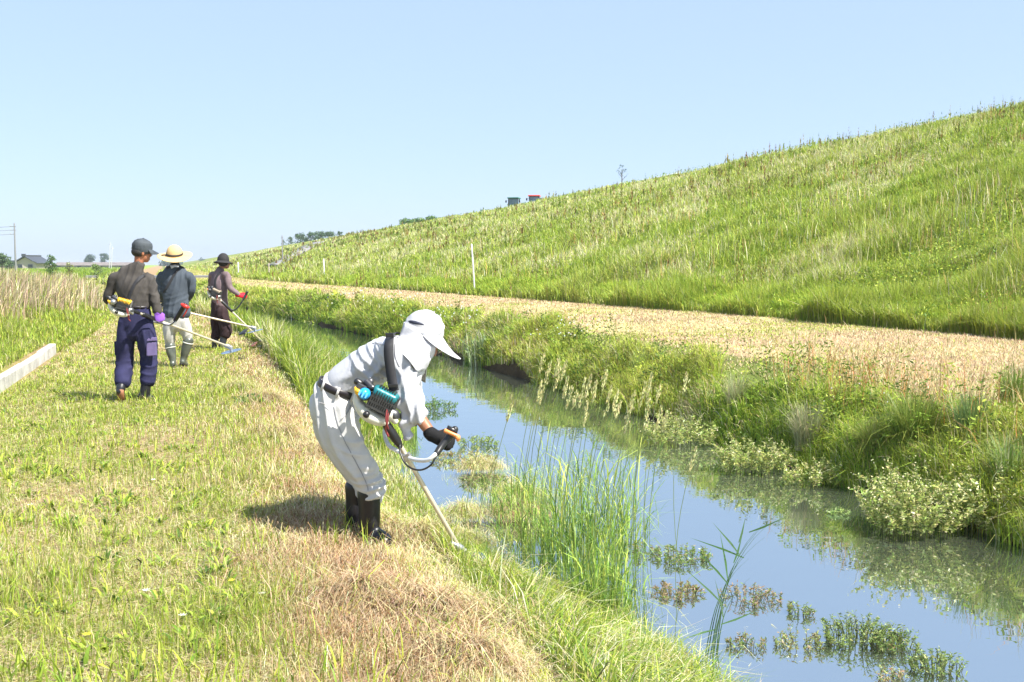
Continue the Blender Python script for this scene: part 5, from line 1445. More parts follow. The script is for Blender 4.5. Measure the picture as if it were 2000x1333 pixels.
def water_plants():
    G1, G2, G3, BR, RD = (.15, .22, .05), (.21, .28, .08), (.38, .40, .16), (.26, .20, .10), (.33, .22, .14)
    g = 'water weeds growing up through the canal surface'
    spec = [
        (1328, 1092, 58, .10, 520, [G1, G2, BR], [3, 3, 1], 'dense dark green water weed patch beside the reeds, upper of the near patches'),
        (1322, 1160, 52, .07, 420, [BR, G2, RD], [3, 2, 2], 'brownish water weed patch just below the dark green one'),
        (1462, 1172, 62, .10, 300, [BR, RD, G1], [3, 2, 2], 'loose reddish-brown water weed around the leaning reed'),
        (1562, 1200, 24, .09, 130, [G2, BR, G1], [3, 1, 2], 'smallest dark tuft of weed alone in open water'),
        (1562, 1262, 48, .09, 260, [G3, G2, BR], [3, 2, 2], 'low yellowish weed patch left of the largest weed clump'),
        (1680, 1255, 70, .17, 900, [G1, G2, G3], [4, 4, 1], 'largest upright green weed clump in the water at bottom right'),
        (1750, 1268, 46, .13, 420, [G1, G2, BR], [3, 3, 1], 'green weed clump adjoining the right side of the largest clump'),
        (1828, 1312, 50, .13, 460, [G1, G2, G3], [4, 3, 1], 'bushy weed clump nearest the bottom right corner'),
        (1740, 1326, 30, .06, 160, [G3, RD, G1], [2, 2, 1], 'sparse reddish weed at the bottom frame edge'),
        (1455, 1262, 40, .07, 180, [G1, BR, G2], [3, 3, 1], 'thin dark weed below the base of the leaning reed'),
        (1642, 1004, 22, .05, 110, [G2, (.25, .36, .10)], [1, 2], 'tiny bright green floating tuft out in mid canal'),
        (905, 900, 62, .10, 620, [G3, BR, G2], [2, 3, 2], 'brown and green weed mat below the black glove'),
        (955, 945, 58, .10, 520, [BR, G2, G1], [3, 2, 2], 'brownish weed mat between the brushcutter shaft and the reeds'),
        (935, 872, 40, .15, 340, [G1, G2], [1, 2], 'feathery green weed just right of the black glove'),
        (846, 800, 44, .20, 420, [G1, (.10, .19, .07)], [2, 2], 'feathery dark green plant behind the white sleeve'),
        (1236, 1080, 44, .10, 300, [G1, BR, G2], [3, 2, 1], 'murky weed at the water edge of the tall reeds'),
    ]
    for (px, py, w, h, n, cols, wt, lab) in spec:
        b = WP(px, py); rad = w * b.y / 2000.0
        leafy('water_weed', b, rad, h, int(n * 1.9), .0115 * (b.y / 5.0) ** .6, cols, wt, lab, 'water weed', nstem=max(24, n // 7), upright=.5, group=g, squash=.9, elong=.30)
    # pale flowering clumps on the far edge
    Y1, Y2, Y3 = (.40, .43, .12), (.27, .35, .08), (.52, .49, .22)
    g = 'pale flowering shrubs at the far water edge'
    for (px, py, w, h, n, fl, lab) in [
        (1330, 868, 66, .42, 1700, 260, 'pale yellow-green leafy shrub at the far water edge, leftmost of its kind'),
        (1470, 922, 66, .42, 1900, 420, 'cream-flowered low shrub with straw-coloured skirt beside the pale rush'),
        (1590, 946, 56, .28, 900, 300, 'low straw-pale weedy clump right under the pale rush'),
        (1785, 1040, 86, .60, 3600, 900, 'biggest cream-flowered shrub growing out over the water at right'),
        (1935, 1040, 56, .55, 1500, 400, 'cream-flowered shrub close to the right edge of the photo')]:
        b = WP(px, py); rad = w * b.y / 2000.0
        leafy('flowering_shrub', b, rad, h, int(n * 1.9), .021, [Y1, Y2, Y3, (.16, .2, .06)], [4, 4, 2, 1], lab, 'shrub', nstem=max(34, n // 24), upright=.5, flowers=(.66, .62, .34), nflow=fl, group=g, squash=.8, elong=.36)
    # rushes and coarse grass tufts
    g = 'rush tussocks on the far bank'
    for (px, py, w, h, n, cols, sp, lab) in [
        (1575, 925, 42, .52, 900, [(.36, .38, .20), (.28, .32, .13), (.45, .40, .24)], .8, 'grey-green fan of pale rushes behind the low cream shrub'),
        (1790, 975, 64, .55, 1900, [(.20, .27, .05), (.30, .34, .07), (.12, .19, .03)], 1.15, 'large yellow-green rush tussock spreading above the biggest shrub'),
        (1700, 960, 34, .44, 800, [(.20, .27, .05), (.33, .34, .10)], 1.1, 'smaller olive rush tussock left of the large one'),
        (1900, 1000, 42, .52, 800, [(.14, .22, .07), (.20, .28, .10)], .5, 'upright blue-green rushes right of the large tussock'),
        (1975, 1050, 42, .50, 600, [(.26, .36, .08), (.40, .42, .22), (.18, .28, .05)], .9, 'bright green arching grass tuft at the right frame edge'),
        (1985, 975, 40, .52, 800, [(.14, .23, .04), (.22, .30, .06)], .7, 'deep green tall tussock cut by the right frame edge'),
        (1245, 792, 26, .45, 300, [(.22, .30, .06), (.36, .38, .12)], .9, 'yellow-green tuft hanging over the mud under the far bank'),
        (1432, 868, 26, .55, 380, [(.36, .42, .18), (.42, .38, .22)], .6, 'light green leaning grass tuft between the two left shrubs')]:
        b = WP(px, py); b.y += .25; b.x += .08; b.z = max(gz(b.x, b.y), WATER_Z); rad = w * b.y / 2000.0 * .6
        tussock('rush_tussock', b, rad, h, n, .006, cols, [1] * len(cols), lab, sp, g)
    b = WP(935, 716); tussock('reed_tuft', b, .22, .75, 60, .022, [(.33, .38, .20), (.20, .28, .10)], [1, 1], 'few broad pale reed leaves leaning left beyond the cap visor', .5, cat='reed', dirn=2.8)
    # tall reeds standing in the water beside the near bank
    g = 'tall reed clumps standing in the near water'
    D1, D2, D3 = (.10, .20, .035), (.23, .35, .05), (.42, .48, .09)
    for (px, py, w, h, n, sp, lab, hd) in [
        (1130, 1145, 78, .80, 190, 1.0, 'tallest dense reed clump in the middle of the reed stand', 0),
        (1050, 1085, 76, .55, 150, 1.2, 'shorter sprawling reed clump on the bank side of the stand', 0),
        (1195, 1120, 66, .88, 130, .8, 'outermost reed clump of long thin stems over open water', 0),
        (1170, 1215, 66, .50, 200, 1.2, 'low bright green reed clump nearest the camera in the stand', 0),
        (1000, 1010, 60, .42, 130, 1.1, 'thin reed clump nearest the brushcutter shaft', 0),
        (1090, 1000, 80, .62, 100, .8, 'sparse fine-stemmed reeds at the back of the stand', 0)]:
        b = WP(px, py); rad = w * b.y / 2000.0
        tussock('reed_clump', b, rad, h, n, .0055, [D1, D2, D3], [3, 4, 2], lab, sp, g, 'reed', hd)
    # stems with pale seed heads
    root = empty('seeding_grass', WP(1160, 1010), 'row of pale feathery grass seed heads rising from the reeds', 'grass')
    S, F = Blades(), Blades(); r = np.random.default_rng(5)
    tips = [(1063, 698), (1076, 712), (1092, 706), (1095, 722), (1110, 742), (1118, 760), (1143, 745), (1155, 738), (1165, 750), (1185, 728), (1195, 760), (1207, 772), (1240, 770), (1233, 792), (1274, 735), (1262, 752), (1293, 800), (1303, 808), (1062, 760), (1058, 752), (1342, 733), (1290, 756), (1128, 768), (1148, 790), (1105, 712), (1212, 790), (1270, 785), (1000, 795), (935, 880), (970, 895), (1360, 880)]
    for i, (px, py) in enumerate(tips):
        py -= 6
        Yd = r.uniform(5.6, 7.0)
        tip = P(px, py, Yd); bx = P(px - r.uniform(10, 60), 1000, Yd); b = V3(bx.x, Yd + r.uniform(-.2, .2), WATER_Z)
        if gz(b.x, b.y) > WATER_Z: b.z = gz(b.x, b.y)
        n = 9; pts = []
        for k in range(n):
            t = k / (n - 1); p = b.lerp(tip, t); p.x -= .10 * math.sin(t * math.pi) * (tip.z - b.z) * .5; pts.append(np.array(p))
        pts = np.array(pts)
        for k in range(n - 1):
            A = (pts[k + 1] - pts[k]) / 2 * 1.03; C = (pts[k] + pts[k + 1]) / 2
            for W in ((.0018, 0, 0), (0, .0018, 0)):
                v = np.array([[C - A - W, C + A - W, C + A + W, C - A + W]]); S._add(v, np.array([[.22, .28, .09]]), [(0, 1, 2, 3)], None)
        m = 85; L = r.uniform(.10, .18); t = r.uniform(0, 1, m)
        ax = np.array(tip - Vector(pts[-2])); ax /= np.linalg.norm(ax)
        C = np.array(tip)[None] - ax[None] * (t * L)[:, None] + r.normal(0, 1, (m, 3)) * (.0065 * np.sin(np.clip(t, .05, 1) * np.pi) ** .5 + .001)[:, None]
        A = ax[None] + r.normal(0, .17, (m, 3)); W = np.cross(A, r.normal(0, 1, (m, 3))); W /= np.linalg.norm(W, axis=1)[:, None]
        F.diamonds(C, A * .010, W * .0036, pick([np.array((.62, .58, .28)), np.array((.52, .52, .22))], [2, 1], m, .12, r))
    S.build('stem', M_LEAF, root); F.build('seed_head', M_LEAF, root)
    # the single leaning reed
    b0 = WP(1385, 1300)
    root = empty('leaning_reed', b0, 'long dark reed stems leaning right across the open water', 'reed')
    S, F = Blades(), Blades()
    for j, (tx, ty, off) in enumerate([(1545, 985, 0), (1530, 1000, 6), (1515, 1035, -6), (1500, 1010, 12), (1480, 1080, -10), (1440, 1150, 5), (1470, 1120, 14)]):
        Yb = b0.y + .02 * j; base = P(1385 + off, 1300, Yb); tip = P(tx, ty, Yb + .25)
        fx, fy = (tx - 1385) / 160.0, (1300 - ty) / 315.0
        ctl = [base] + [P(1385 + off * (1 - t) + (qx - 1385) * fx + off * .4 * t, 1300 - (1300 - qy) * fy, Yb + .25 * t) for (qx, qy, t) in ((1402, 1200, .3), (1428, 1115, .55), (1478, 1040, .8), (1545, 985, 1))]
        pts = [np.array(q) for q in curve_pts([tuple(c) for c in ctl], 3)][:12]
        for k in range(11):
            A = (pts[k + 1] - pts[k]) / 2 * 1.05; C = (pts[k] + pts[k + 1]) / 2; ww = .0032 * (1.1 - k / 14)
            for W in ((ww, 0, ww * .4), (0, ww, 0)):
                W = np.array(W); v = np.array([[C - A - W, C + A - W, C + A + W, C - A + W]]); S._add(v, np.array([[.06, .12, .04]]), [(0, 1, 2, 3)], None)
    for (ax, ay, bx, by) in [(a_ + 13, b_, c_ + 6, d_) for (a_, b_, c_, d_) in [(1432, 1085, 1385, 1020), (1440, 1090, 1340, 1050), (1408, 1140, 1355, 1075), (1408, 1130, 1400, 1040), (1398, 1180, 1330, 1110), (1430, 1060, 1450, 1010), (1400, 1210, 1390, 1130), (1420, 1100, 1445, 1040), (1385, 1230, 1325, 1250), (1395, 1220, 1480, 1190), (1450, 1040, 1530, 1010)]]:
        a, c = np.array(P(ax, ay, b0.y + .1)), np.array(P(bx, by, b0.y + .05 + .1 * math.sin(ax))); d = c - a; u_ = np.cross(d, [0, 1, 0]); u_ /= np.linalg.norm(u_)
        w_ = u_ * .0055; m_ = a + d * .35 - u_ * .004
        F._add(np.array([[a - w_ * .5, a + w_ * .5, m_ + w_, c, m_ - w_]]), np.array([[.08, .17, .05]]), [(0, 1, 2, 3, 4)], None)
    S.build('stem', M_LEAF, root); F.build('foliage', M_LEAF, root)
    # broad-leaved plant at the bottom
    b = G(1098, 1290); root = empty('broadleaf_plant', b, 'dark green broad-leaved plant growing at the bottom of the cut bank', 'plant')
    F = Blades()
    for (dx, dy, L, c) in [(-34, -18, .085, 0), (-8, -40, .08, 1), (18, -18, .07, 0), (34, 8, .08, 1), (-30, 12, .07, 0), (0, 16, .06, 1), (50, -4, .075, 0), (60, 20, .09, 0), (-6, -14, .05, 1)]:
        c0 = np.array(P(1098 + dx, 1285 + dy, b.y)); c0[2] = max(c0[2], b.z + .03); c0[1] += .03 * math.sin(dx)
        A = np.array([dx, 12 * math.sin(dy), -dy * .6 + 8.0]); A = A / np.linalg.norm(A) * L * .6; W = np.cross(A, [.3, .6, .9]); W = W / np.linalg.norm(W) * L * .26
        v = np.array([[c0 - A, c0 - A * .4 + W * .9, c0 + A * .2 + W, c0 + A, c0 + A * .2 - W, c0 - A * .4 - W * .9]])
        F._add(v, np.array([[.05, .14, .035] if c else [.12, .24, .07]]), [(0, 1, 2, 3, 4, 5)], None)
    F.build('foliage', M_LEAF, root)
    # weeds among the near fringe and on the straw edge
    for (px, py, rad, h, n, cols, lab) in [
        (590, 745, .30, .62, 700, [(.12, .2, .04), (.28, .2, .1)], 'tall herb with reddish stems in the uncut fringe behind the stooping man'),
        (545, 690, .28, .40, 500, [(.13, .24, .04), (.2, .3, .06)], 'leafy green herb in the fringe just past the straw edge'),
        (640, 690, .30, .40, 500, [(.13, .24, .04), (.36, .3, .12)], 'yellowish herb in the fringe left of the canal bend'),
        (490, 790, .16, .12, 160, [(.10, .2, .06), (.2, .3, .12)], 'cut broad-leaved weed lying on the straw heap left of the fringe')]:
        b = G(px, py); leafy('wild_herb', b, rad, h, n, .028, cols, [1, 1], lab, 'herb', nstem=18, upright=.8)

# ------------------------------------------------------------------ trees and bushes far off
def tree(name, base, height, width, label, crown0=.25, n=1600, cols=((.05, .10, .03), (.08, .15, .04)), cat='tree', group=None, trunk=True, seed=1):
    r = np.random.default_rng(seed)
    root = empty(name, base, label, cat, group)
    if trunk:
        pr = [loft([base, base + V3(width * .02, 0, height * .35), base + V3(0, 0, height * .8)], [height * .03, height * .02, height * .008], seg=8)]
        for k in range(5):
            a = k * 1.3; z0 = height * (.3 + .08 * k)
            pr.append(loft([base + V3(0, 0, z0), base + V3(math.cos(a) * width * .3, math.sin(a) * width * .3, z0 + height * .2)], [height * .012, height * .005], seg=6))
        mesh_obj('trunk', pr, bpy.data.materials.get('bark') or simple_mat('bark', (.10, .075, .055), .9), root)
    k = 26; cz = height * (crown0 + (1 - crown0) * r.uniform(.05, .92, k)); t = (cz / height - crown0) / (1 - crown0)
    sp = np.sin(np.clip(t * .85 + .12, 0, 1) * np.pi) ** .7
    ca = r.uniform(0, 2 * np.pi, k); cr = r.uniform(.2, 1, k) * width * .40 * sp
    i = r.integers(0, k, n); d = r.normal(0, 1, (n, 3)); d /= np.linalg.norm(d, axis=1)[:, None]
    rr = width * .16 * r.uniform(.5, 1.1, n)
    C = np.array(base)[None] + np.stack([np.cos(ca[i]) * cr[i], np.sin(ca[i]) * cr[i], cz[i]], -1) + d * rr[:, None] * [1, 1, .75]
    A = r.normal(0, 1, (n, 3)); A /= np.linalg.norm(A, axis=1)[:, None]; W = np.cross(A, d + .01); W /= np.linalg.norm(W, axis=1)[:, None]
    s = width * .045 * r.uniform(.6, 1.3, n)
    Blades().diamonds(C, A * s[:, None], W * s[:, None] * .6, pick([np.array(c) for c in cols], [1] * len(cols), n, .25, r)).build('crown', M_LEAF, root)
    return root

def crest_Y(px):
    Y = np.linspace(40, 900, 4000); f = XC(Y) / Y - (px - CX) / F_PX
    return float(Y[np.argmin(np.abs(f))])

def far_plants():
    T = lambda px, Y, ytop, wpx, lab, **k: tree(k.pop('name', 'tree'), V3((px - CX) / F_PX * Y, Y, k.pop('z', .2)), CAM_H + (HORIZON - ytop) / F_PX * Y - .2, wpx * Y / F_PX, lab, **k)
    blue = ((.055, .10, .075), (.075, .125, .085))  # blue of the distance haze put into the leaf colours
    g = 'far trees beyond the fields at left'
    T(178, 620, 498, 28, 'haze-tinted rounded tree left of the far pair behind the grey-roofed shed', cols=blue, group=g, seed=3, n=1500)
    T(206, 620, 496, 24, 'haze-tinted pointed tree just right of the rounded one by the thin poles', cols=blue, group=g, seed=4, n=1300)
    T(6, 230, 496, 34, 'green tree at the left frame edge beside the dark roofs', cols=((.07, .13, .04), (.12, .18, .06)), group=g, seed=5)
    T(22, 260, 508, 24, 'low dark bush between the edge tree and the utility pole', name='bush', cat='bush', trunk=False, crown0=.02, cols=((.05, .1, .04), (.09, .14, .05)), seed=6, n=1000)
    T(104, 75, 498, 30, 'dark green spiky shrub standing out of the dry reeds', name='shrub', cat='shrub', crown0=.3, cols=((.07, .14, .04), (.11, .2, .05)), seed=7, n=900)
    T(138, 78, 511, 24, 'yellowish shrub in the reeds right of the spiky one', name='shrub', cat='shrub', crown0=.2, cols=((.25, .27, .06), (.16, .2, .05)), seed=8, n=700)
    T(190, 90, 517, 34, 'dull green low shrub at the right end of the reeds', name='shrub', cat='shrub', crown0=.1, cols=((.13, .2, .06), (.16, .22, .07)), seed=9, n=700)
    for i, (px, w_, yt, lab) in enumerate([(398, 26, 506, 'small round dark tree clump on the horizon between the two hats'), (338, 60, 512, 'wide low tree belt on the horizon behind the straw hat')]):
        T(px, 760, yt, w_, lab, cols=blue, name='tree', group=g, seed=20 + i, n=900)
    g = 'bushes along the far levee crest'
    for i, (px, w_, hp, lab) in enumerate([(554, 9, 9, 'smallest isolated bush on the far crest, next to the dark pole'), (566, 15, 12, 'small bush on the far crest right of the dark pole'), (586, 28, 15, 'dark bush at the left end of the crest hedge'), (606, 28, 13, 'second bush of the crest hedge above the ramp'),
                                        (624, 26, 12, 'third bush of the crest hedge above the ramp top'), (641, 24, 10, 'last bush at the right end of the crest hedge'), (662, 14, 7, 'tiny bush where the near crest hides the far one'),
                                        (790, 30, 9, 'low green bush at the left end of the mid crest thicket'), (812, 34, 8, 'low bush in the middle of the mid crest thicket'), (838, 34, 6, 'low bush at the right end of the mid crest thicket')]):
        Y = crest_Y(px); b = V3(XC(Y) + .5, Y, CREST_Z - .2)
        tree('bush', b, (hp + 6) * Y / F_PX, w_ * Y / F_PX * 1.2, lab, crown0=.0, n=700, cols=((.05, .10, .035), (.08, .15, .045)) if px < 700 else ((.09, .18, .04), (.13, .22, .05)), cat='bush', group=g, trunk=False, seed=40 + i)
    Y = crest_Y(1197); b = V3(XC(Y) + .8, Y, CREST_Z)
    tree('sapling', b, 2.2, 1.3, 'thin windswept sapling alone on the levee crest', crown0=.45, n=130, cols=((.04, .09, .04), (.06, .12, .05)), cat='sapling', seed=60)

# ------------------------------------------------------------------ built things
M_CONC = simple_mat('weathered_concrete', (.44, .43, .40), .9, var=.32, scale=4, bump=.5, bscale=40)
M_POST = simple_mat('white_post_paint', (.70, .70, .69), .5, var=.08)
M_POLE = simple_mat('grey_pole_concrete', (.20, .20, .21), .8)

def kerb():
    root = empty('concrete_kerb', V3(XR(17) - 8.52, 17.0, 0), 'low pale concrete retaining kerb along the left edge of the mown path', 'kerb')
    Ys = np.arange(4.0, KERB_END + .01, (KERB_END - 4.0) / 8)
    for a, b in zip(Ys[:-1], Ys[1:]):
        a, b = float(a) + .006, float(b) - .006
        v = []
        for Y in (a, b):
            for uo in (-8.60, -8.48):
                for z in (-.15, .165 + .010 * math.sin(a * 9)): v.append(V3(XR(Y) + uo, Y, z))
        f = [(0, 1, 3, 2), (4, 6, 7, 5), (0, 4, 5, 1), (2, 3, 7, 6), (0, 2, 6, 4), (1, 5, 7, 3)]
        mesh_obj('kerb_block', [(v, f)], M_CONC, root, False, .012)

def posts():
    g = 'white marker posts at the levee foot'
    for (tx, ty, bx, by, r_, lab) in [(921, 478, 928, 576, .034, 'tall thin leaning white post at the levee foot, nearest of the markers'), (632, 507, 634, 548, .045, 'second white marker post, half sunk in the levee grass'),
                                      (465, 514, 466, 541, .07, 'short bright white marker post beside the black bucket hat'), (525, 515, 526, 543, .04, 'faint pinkish marker post below the dark pole')]:
        b = G(bx, by); t = P(tx, ty, b.y); b2 = b - V3(0, 0, .3)
        o = mesh_obj('marker_post', [loft([b2, b.lerp(t, .5), t], [r_] * 3, seg=10)], M_POST if 'pink' not in lab else simple_mat('faded_pink_paint', (.5, .42, .36), .7))
        tag(o, lab, 'post', g)
    # utility poles
    b = G(552, 515); t = P(551, 461, b.y)
    root = empty('utility_pole', b, 'dark single pole standing at the foot of the ramp road', 'pole', 'utility poles')
    k = b.y / F_PX
    mesh_obj('pole', [loft([b - V3(0, 0, .5), t], [1.3 * k, .9 * k], seg=10)], M_POLE, root)
    mesh_obj('insulator', [box(t - V3(0, 0, 4 * k), (2.2 * k, .6 * k, .5 * k))], M_POLE, root, False)
    Y = 175.0; b = P(31, 530, Y); t = P(28, 437, Y); b.z = 0
    root = empty('utility_pole', b, 'tallest utility pole with cross arms and wires at far left', 'pole', 'utility poles')
    mesh_obj('pole', [loft([b, t], [.17, .11], seg=12)], M_POLE, root)
    for (yy, w_) in ((443, 12), (450, 12), (458, 10)):
        c = P(25, yy, Y); mesh_obj('cross_arm', [box(c, (w_ * Y / F_PX / 2, .08, .05))], M_POLE, root, False)
        mesh_obj('wire', [tube([c - V3(.4, 0, 0), c + V3(-6, -4, -.5), c + V3(-14, -10, .1)], .03, 4, 6)], PL_BLACK, root)
        mesh_obj('insulator', [ellipsoid(c + V3(.35 * s_, 0, .12), (.07, .07, .1)) for s_ in (-1,)], M_CONC, root)
    for (px, yt, lab) in ((215, 474, 'left one of the two thin distant poles left of the man in navy'), (219, 482, 'right one of the two thin distant poles left of the man in navy')):
        Y = 300.0; b = V3((px - CX) / F_PX * Y, Y, 0); t = P(px, yt, Y)
        o = mesh_obj('utility_pole', [loft([b, t], [.13, .09], seg=8), box(t - V3(0, 0, .6), (.5, .05, .05))], simple_mat('pale_pole', (.45, .45, .48), .7)); tag(o, lab, 'pole', 'utility poles')

def buildings():
    tile = simple_mat('black_roof_tile', (.045, .05, .062), .5, var=.3, scale=2); wall_m = simple_mat('pinkish_plaster', (.42, .36, .33), .9)
    grey_roof = simple_mat('grey_brown_roof', (.17, .145, .135), .8, var=.2, scale=.6); white_w = simple_mat('pale_wall_paint', (.26, .24, .235), .8, var=.15, scale=.4)
    glass = simple_mat('window_glass', (.03, .04, .05), .1)
    def house(px, Y, w_, ztop, zeave, depth, lab):
        c = V3((px - CX) / F_PX * Y, Y, 0)
        root = empty('house', c, lab, 'house', 'dark roofed houses at far left')
        h = w_ / 2
        wv = [c + V3(x, y, z) for y in (0, depth) for (x, z) in ((-h * .86, 0), (h * .86, 0), (h * .86, zeave), (0, ztop - .3), (-h * .86, zeave))]
        mesh_obj('wall', [(wv, [(0, 1, 2, 3, 4), (9, 8, 7, 6, 5), (0, 5, 6, 1), (1, 6, 7, 2), (4, 9, 5, 0), (2, 7, 8, 3), (3, 8, 9, 4)])], wall_m, root, False)
        rf = []
        for s_ in (-1, 1):
            rf.append(sheet([[c + V3(0, -.8, ztop), c + V3(0, depth + .8, ztop)], [c + V3(s_ * h * .55, -.8, ztop - (ztop - zeave) * .58), c + V3(s_ * h * .55, depth + .8, ztop - (ztop - zeave) * .58)], [c + V3(s_ * h * 1.08, -.8, zeave - .1), c + V3(s_ * h * 1.08, depth + .8, zeave - .1)]], .22))
        roof = mesh_obj('roof', rf, tile, root, False)
        mesh_obj('ridge_cap', [box(c + V3(0, depth / 2, ztop + .18), (.28, depth / 2 + .9, .2)), box(c + V3(0, -.85, ztop + .3), (.6, .15, .38))], tile, roof, False)
        for s_ in (-.4, .4):
            wn_ = mesh_obj('window', [box(c + V3(s_ * h, -.03, zeave * .55), (h * .2, .06, .5))], white_w, root, False)
            mesh_obj('pane', [box(c + V3(s_ * h, -.10, zeave * .55), (h * .17, .02, .43))], glass, wn_, False)
    house(52, 300, 7.4, 3.9, 1.9, 9, 'house with dark gabled tile roof right of the tallest pole')
    house(16, 315, 6.0, 2.4, 1.4, 8, 'lower dark roof left of the tallest pole beside the edge tree')
    Y = 420.0; x0, x1 = (105 - CX) / F_PX * Y, (250 - CX) / F_PX * Y; c = V3((x0 + x1) / 2, Y, 0)
    root = empty('long_shed', c, 'long low shed with grey-brown roof across the far fields', 'shed')
    hl = (x1 - x0) / 2
    mesh_obj('wall', [box(c + V3(0, 5, .5), (hl, 4.6, .6))], white_w, root, False)
    mesh_obj('roof', [sheet([[c + V3(-hl - .3, 0, 1.05), c + V3(hl + .3, 0, 1.05)], [c + V3(-hl - .3, 5, 2.35), c + V3(hl + .3, 5, 2.35)], [c + V3(-hl - .3, 10, 1.05), c + V3(hl + .3, 10, 1.05)]], .15)], grey_roof, root, False)
    for k in range(7):
        mesh_obj('shed_door', [box(c + V3(-hl * .85 + k * hl * .28, .36, .45), (.8, .05, .42))], grey_roof if k % 2 else glass, root, False)
    # low bridge over the canal
    Y = 100.0; a, b = XR(Y) - 6.5, XR(Y) + 6.5; c = V3((a + b) / 2, Y, .2)
    root = empty('low_bridge', c, 'low dark bridge crossing the far end of the canal', 'bridge')
    mesh_obj('deck', [box(c + V3(0, 0, .12), ((b - a) / 2, 1.2, .12))], M_POLE, root, False, .02)
    mesh_obj('pier', [box(c + V3(-3.8, 0, -.7), (.3, 1.0, .7)), ], M_CONC, root, False); mesh_obj('pier', [box(c + V3(3.8, 0, -.7), (.3, 1.0, .7))], M_CONC, root, False)

def ramp_road():
    asphalt = simple_mat('grey_asphalt', (.20, .19, .20), .9, var=.1, scale=1)
    L = [(520, 524), (540, 515), (563, 500), (590, 485), (606, 478), (617, 474)]; Rr = [(545, 524), (566, 513), (592, 499), (612, 487), (625, 479), (634, 475)]
    rows = []
    for a, b in zip(curve_pts(L, 4), curve_pts(Rr, 4)):
        g0, g1 = G(a[0], a[1], 60), G(b[0], b[1], 60)
        rows.append([g0 + V3(0, -.1, .28), g0.lerp(g1, .5) + V3(0, -.1, .32), g1 + V3(0, -.1, .28)])
    tag(mesh_obj('ramp_road', [sheet(rows, .15)], asphalt), 'grey asphalt ramp climbing the far levee slope', 'road', kind='structure')

def guard_rail():
    rail_m = simple_mat('white_guard_rail', (.62, .62, .64), .5)
    Ys = np.linspace(88, 172, 43); X = lambda Y: XC(Y) + 1.2
    root = empty('guard_rail', V3(X(130), 130, CREST_Z), 'white guard rail running along the levee crest past the tractors', 'fence')
    z = CREST_Z + .36
    rows = [[V3(X(Y), Y, z - .06), V3(X(Y) - .03, Y, z), V3(X(Y), Y, z + .06)] for Y in Ys]
    mesh_obj('rail', [sheet(rows, .05)], rail_m, root)
    for Y in Ys[1::2]: mesh_obj('post', [box(V3(X(Y) + .08, Y, CREST_Z + .18), (.05, .05, .22))], rail_m, root, False)

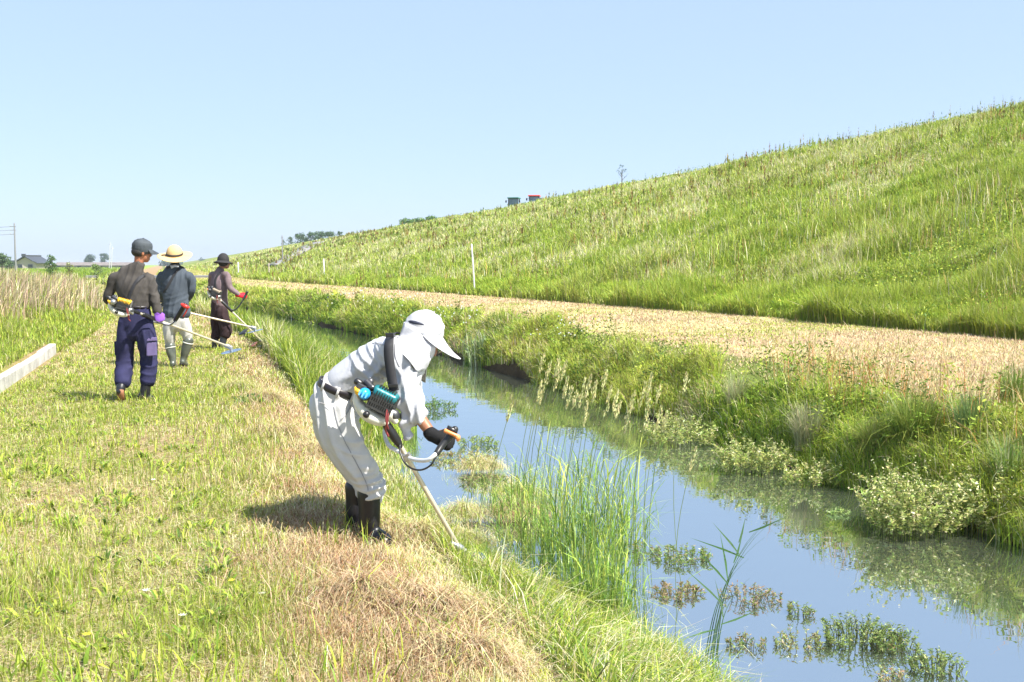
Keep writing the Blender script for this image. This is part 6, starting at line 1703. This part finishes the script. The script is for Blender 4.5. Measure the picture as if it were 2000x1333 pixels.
def tractor(px, Y, body_m, roof_m, lab, yaw):
    c = V3((px - CX) / F_PX * Y, Y, CREST_Z)
    root = empty('tractor', c, lab, 'tractor', 'tractors driving on the levee crest')
    f = V3(math.sin(yaw), math.cos(yaw), 0); r = V3(f.y, -f.x, 0); A = (r, f, V3(0, 0, 1))
    q0 = 1.2
    q = lambda x, y, z: c + r * x * q0 + f * y * q0 + V3(0, 0, z * q0)
    tyre = bpy.data.materials.get('tyre_rubber') or simple_mat('tyre_rubber', (.02, .02, .02), .9); glass = bpy.data.materials.get('tractor_glass') or simple_mat('tractor_glass', (.10, .17, .20), .05, spec=1)
    mesh_obj('bonnet', [sloft([q(0, .35, .95), q(0, 1.0, .93), q(0, 1.55, .82)], [(.36, .31), (.34, .30), (.26, .24)], side=r, seg=16), box(q(0, .6, .6), (.24, 1.2, .22), A)], body_m, root, False, .03)
    for (y, rr, w_) in ((-.55, .62, .17), (1.15, .40, .12)):
        for s_ in (-1, 1):
            x = s_ * (.62 if rr > .5 else .52)
            w = mesh_obj('wheel', [loft([q(x - w_, y, rr), q(x - w_ * .8, y, rr), q(x + w_ * .8, y, rr), q(x + w_, y, rr)], [rr * 1.08, rr * 1.2, rr * 1.2, rr * 1.08], side=V3(0, 0, 1), seg=22, caps=False)], tyre, root)
            mesh_obj('rim', [loft([q(x - w_ * 1.05, y, rr), q(x + w_ * 1.05, y, rr)], [rr * .66] * 2, side=V3(0, 0, 1), seg=16)], roof_m, w)
    cab = mesh_obj('cab', [box(q(x, y, 1.42), (.042, .042, .70), A) for x in (-.58, .58) for y in (-.85, .28)] + [box(q(0, -.28, .92), (.72, .72, .17), A), box(q(0, .28, 1.96), (.70, .036, .06), A), box(q(0, -.85, 1.96), (.70, .036, .06), A)], PL_BLACK, root, False)
    mesh_obj('windscreen', [box(q(0, .27, 1.5), (.66, .014, .53), A)], glass, cab, False)
    for s_ in (-1, 1):
        mesh_obj('side_window', [box(q(s_ * .575, -.28, 1.5), (.014, .64, .53), A)], glass, cab, False)
        m = mesh_obj('mirror', [box(q(s_ * .85, .42, 1.62), (.10, .036, .17), A), box(q(s_ * .72, .36, 1.72), (.15, .012, .012), A)], PL_BLACK, cab, False)
        mesh_obj('headlight', [ellipsoid(q(s_ * .15, 1.72, .86), (.07, .04, .06), A)], ALU_W, root)
    mesh_obj('rear_window', [box(q(0, -.86, 1.5), (.66, .014, .53), A)], glass, cab, False)
    mesh_obj('cab_roof', [box(q(0, -.28, 2.06), (.84, .86, .09), A)], roof_m, root, False, .04)
    mesh_obj('exhaust', [loft([q(.34, .9, 1.1), q(.34, .9, 1.8)], [.03, .03], seg=8)], PL_BLACK, root)
    mesh_obj('mudguard', [box(q(.62, -.55, 1.28), (.22, .6, .05), A)], body_m, root, False, .02); mesh_obj('mudguard', [box(q(-.62, -.55, 1.28), (.22, .6, .05), A)], body_m, root, False, .02)

def truck():
    Y = 146.0; c = V3((1064 - CX) / F_PX * Y, Y, CREST_Z)
    root = empty('light_truck', c, 'small white vehicle close behind the red tractor on the crest', 'truck')
    wm = simple_mat('white_vehicle_paint', (.72, .72, .74), .3); q = lambda x, y, z: c + V3(x, y, z)
    mesh_obj('cargo_bed', [box(q(.4, 1.6, 1.2), (.85, 1.5, .55))], wm, root, False, .05)
    cb = mesh_obj('cab', [box(q(.4, -.6, 1.05), (.78, .6, .75))], wm, root, False, .15)
    mesh_obj('windscreen', [box(q(.4, -1.21, 1.35), (.66, .02, .28))], bpy.data.materials['tractor_glass'], cb, False)
    for y in (-.5, 2.2):
        for s_ in (-1, 1):
            x = .4 + s_ * .72
            mesh_obj('wheel', [loft([q(x - .1, y, .32), q(x + .1, y, .32)], [.3, .3], side=V3(0, 0, 1), seg=16)], bpy.data.materials['tyre_rubber'], root)

kerb(); posts(); buildings(); ramp_road(); guard_rail()
tractor(1003, 153, simple_mat('green_tractor_paint', (.02, .12, .07), .35), simple_mat('green_roof_paint', (.03, .15, .11), .4), 'green tractor with dark cab, left one on the crest', math.pi + .25)
tractor(1043, 148, simple_mat('red_tractor_paint', (.45, .03, .02), .35), simple_mat('red_roof_paint', (.60, .06, .04), .4), 'red-roofed tractor with dark cab, right one on the crest', math.pi + .12)
truck()
far_plants(); water_plants()
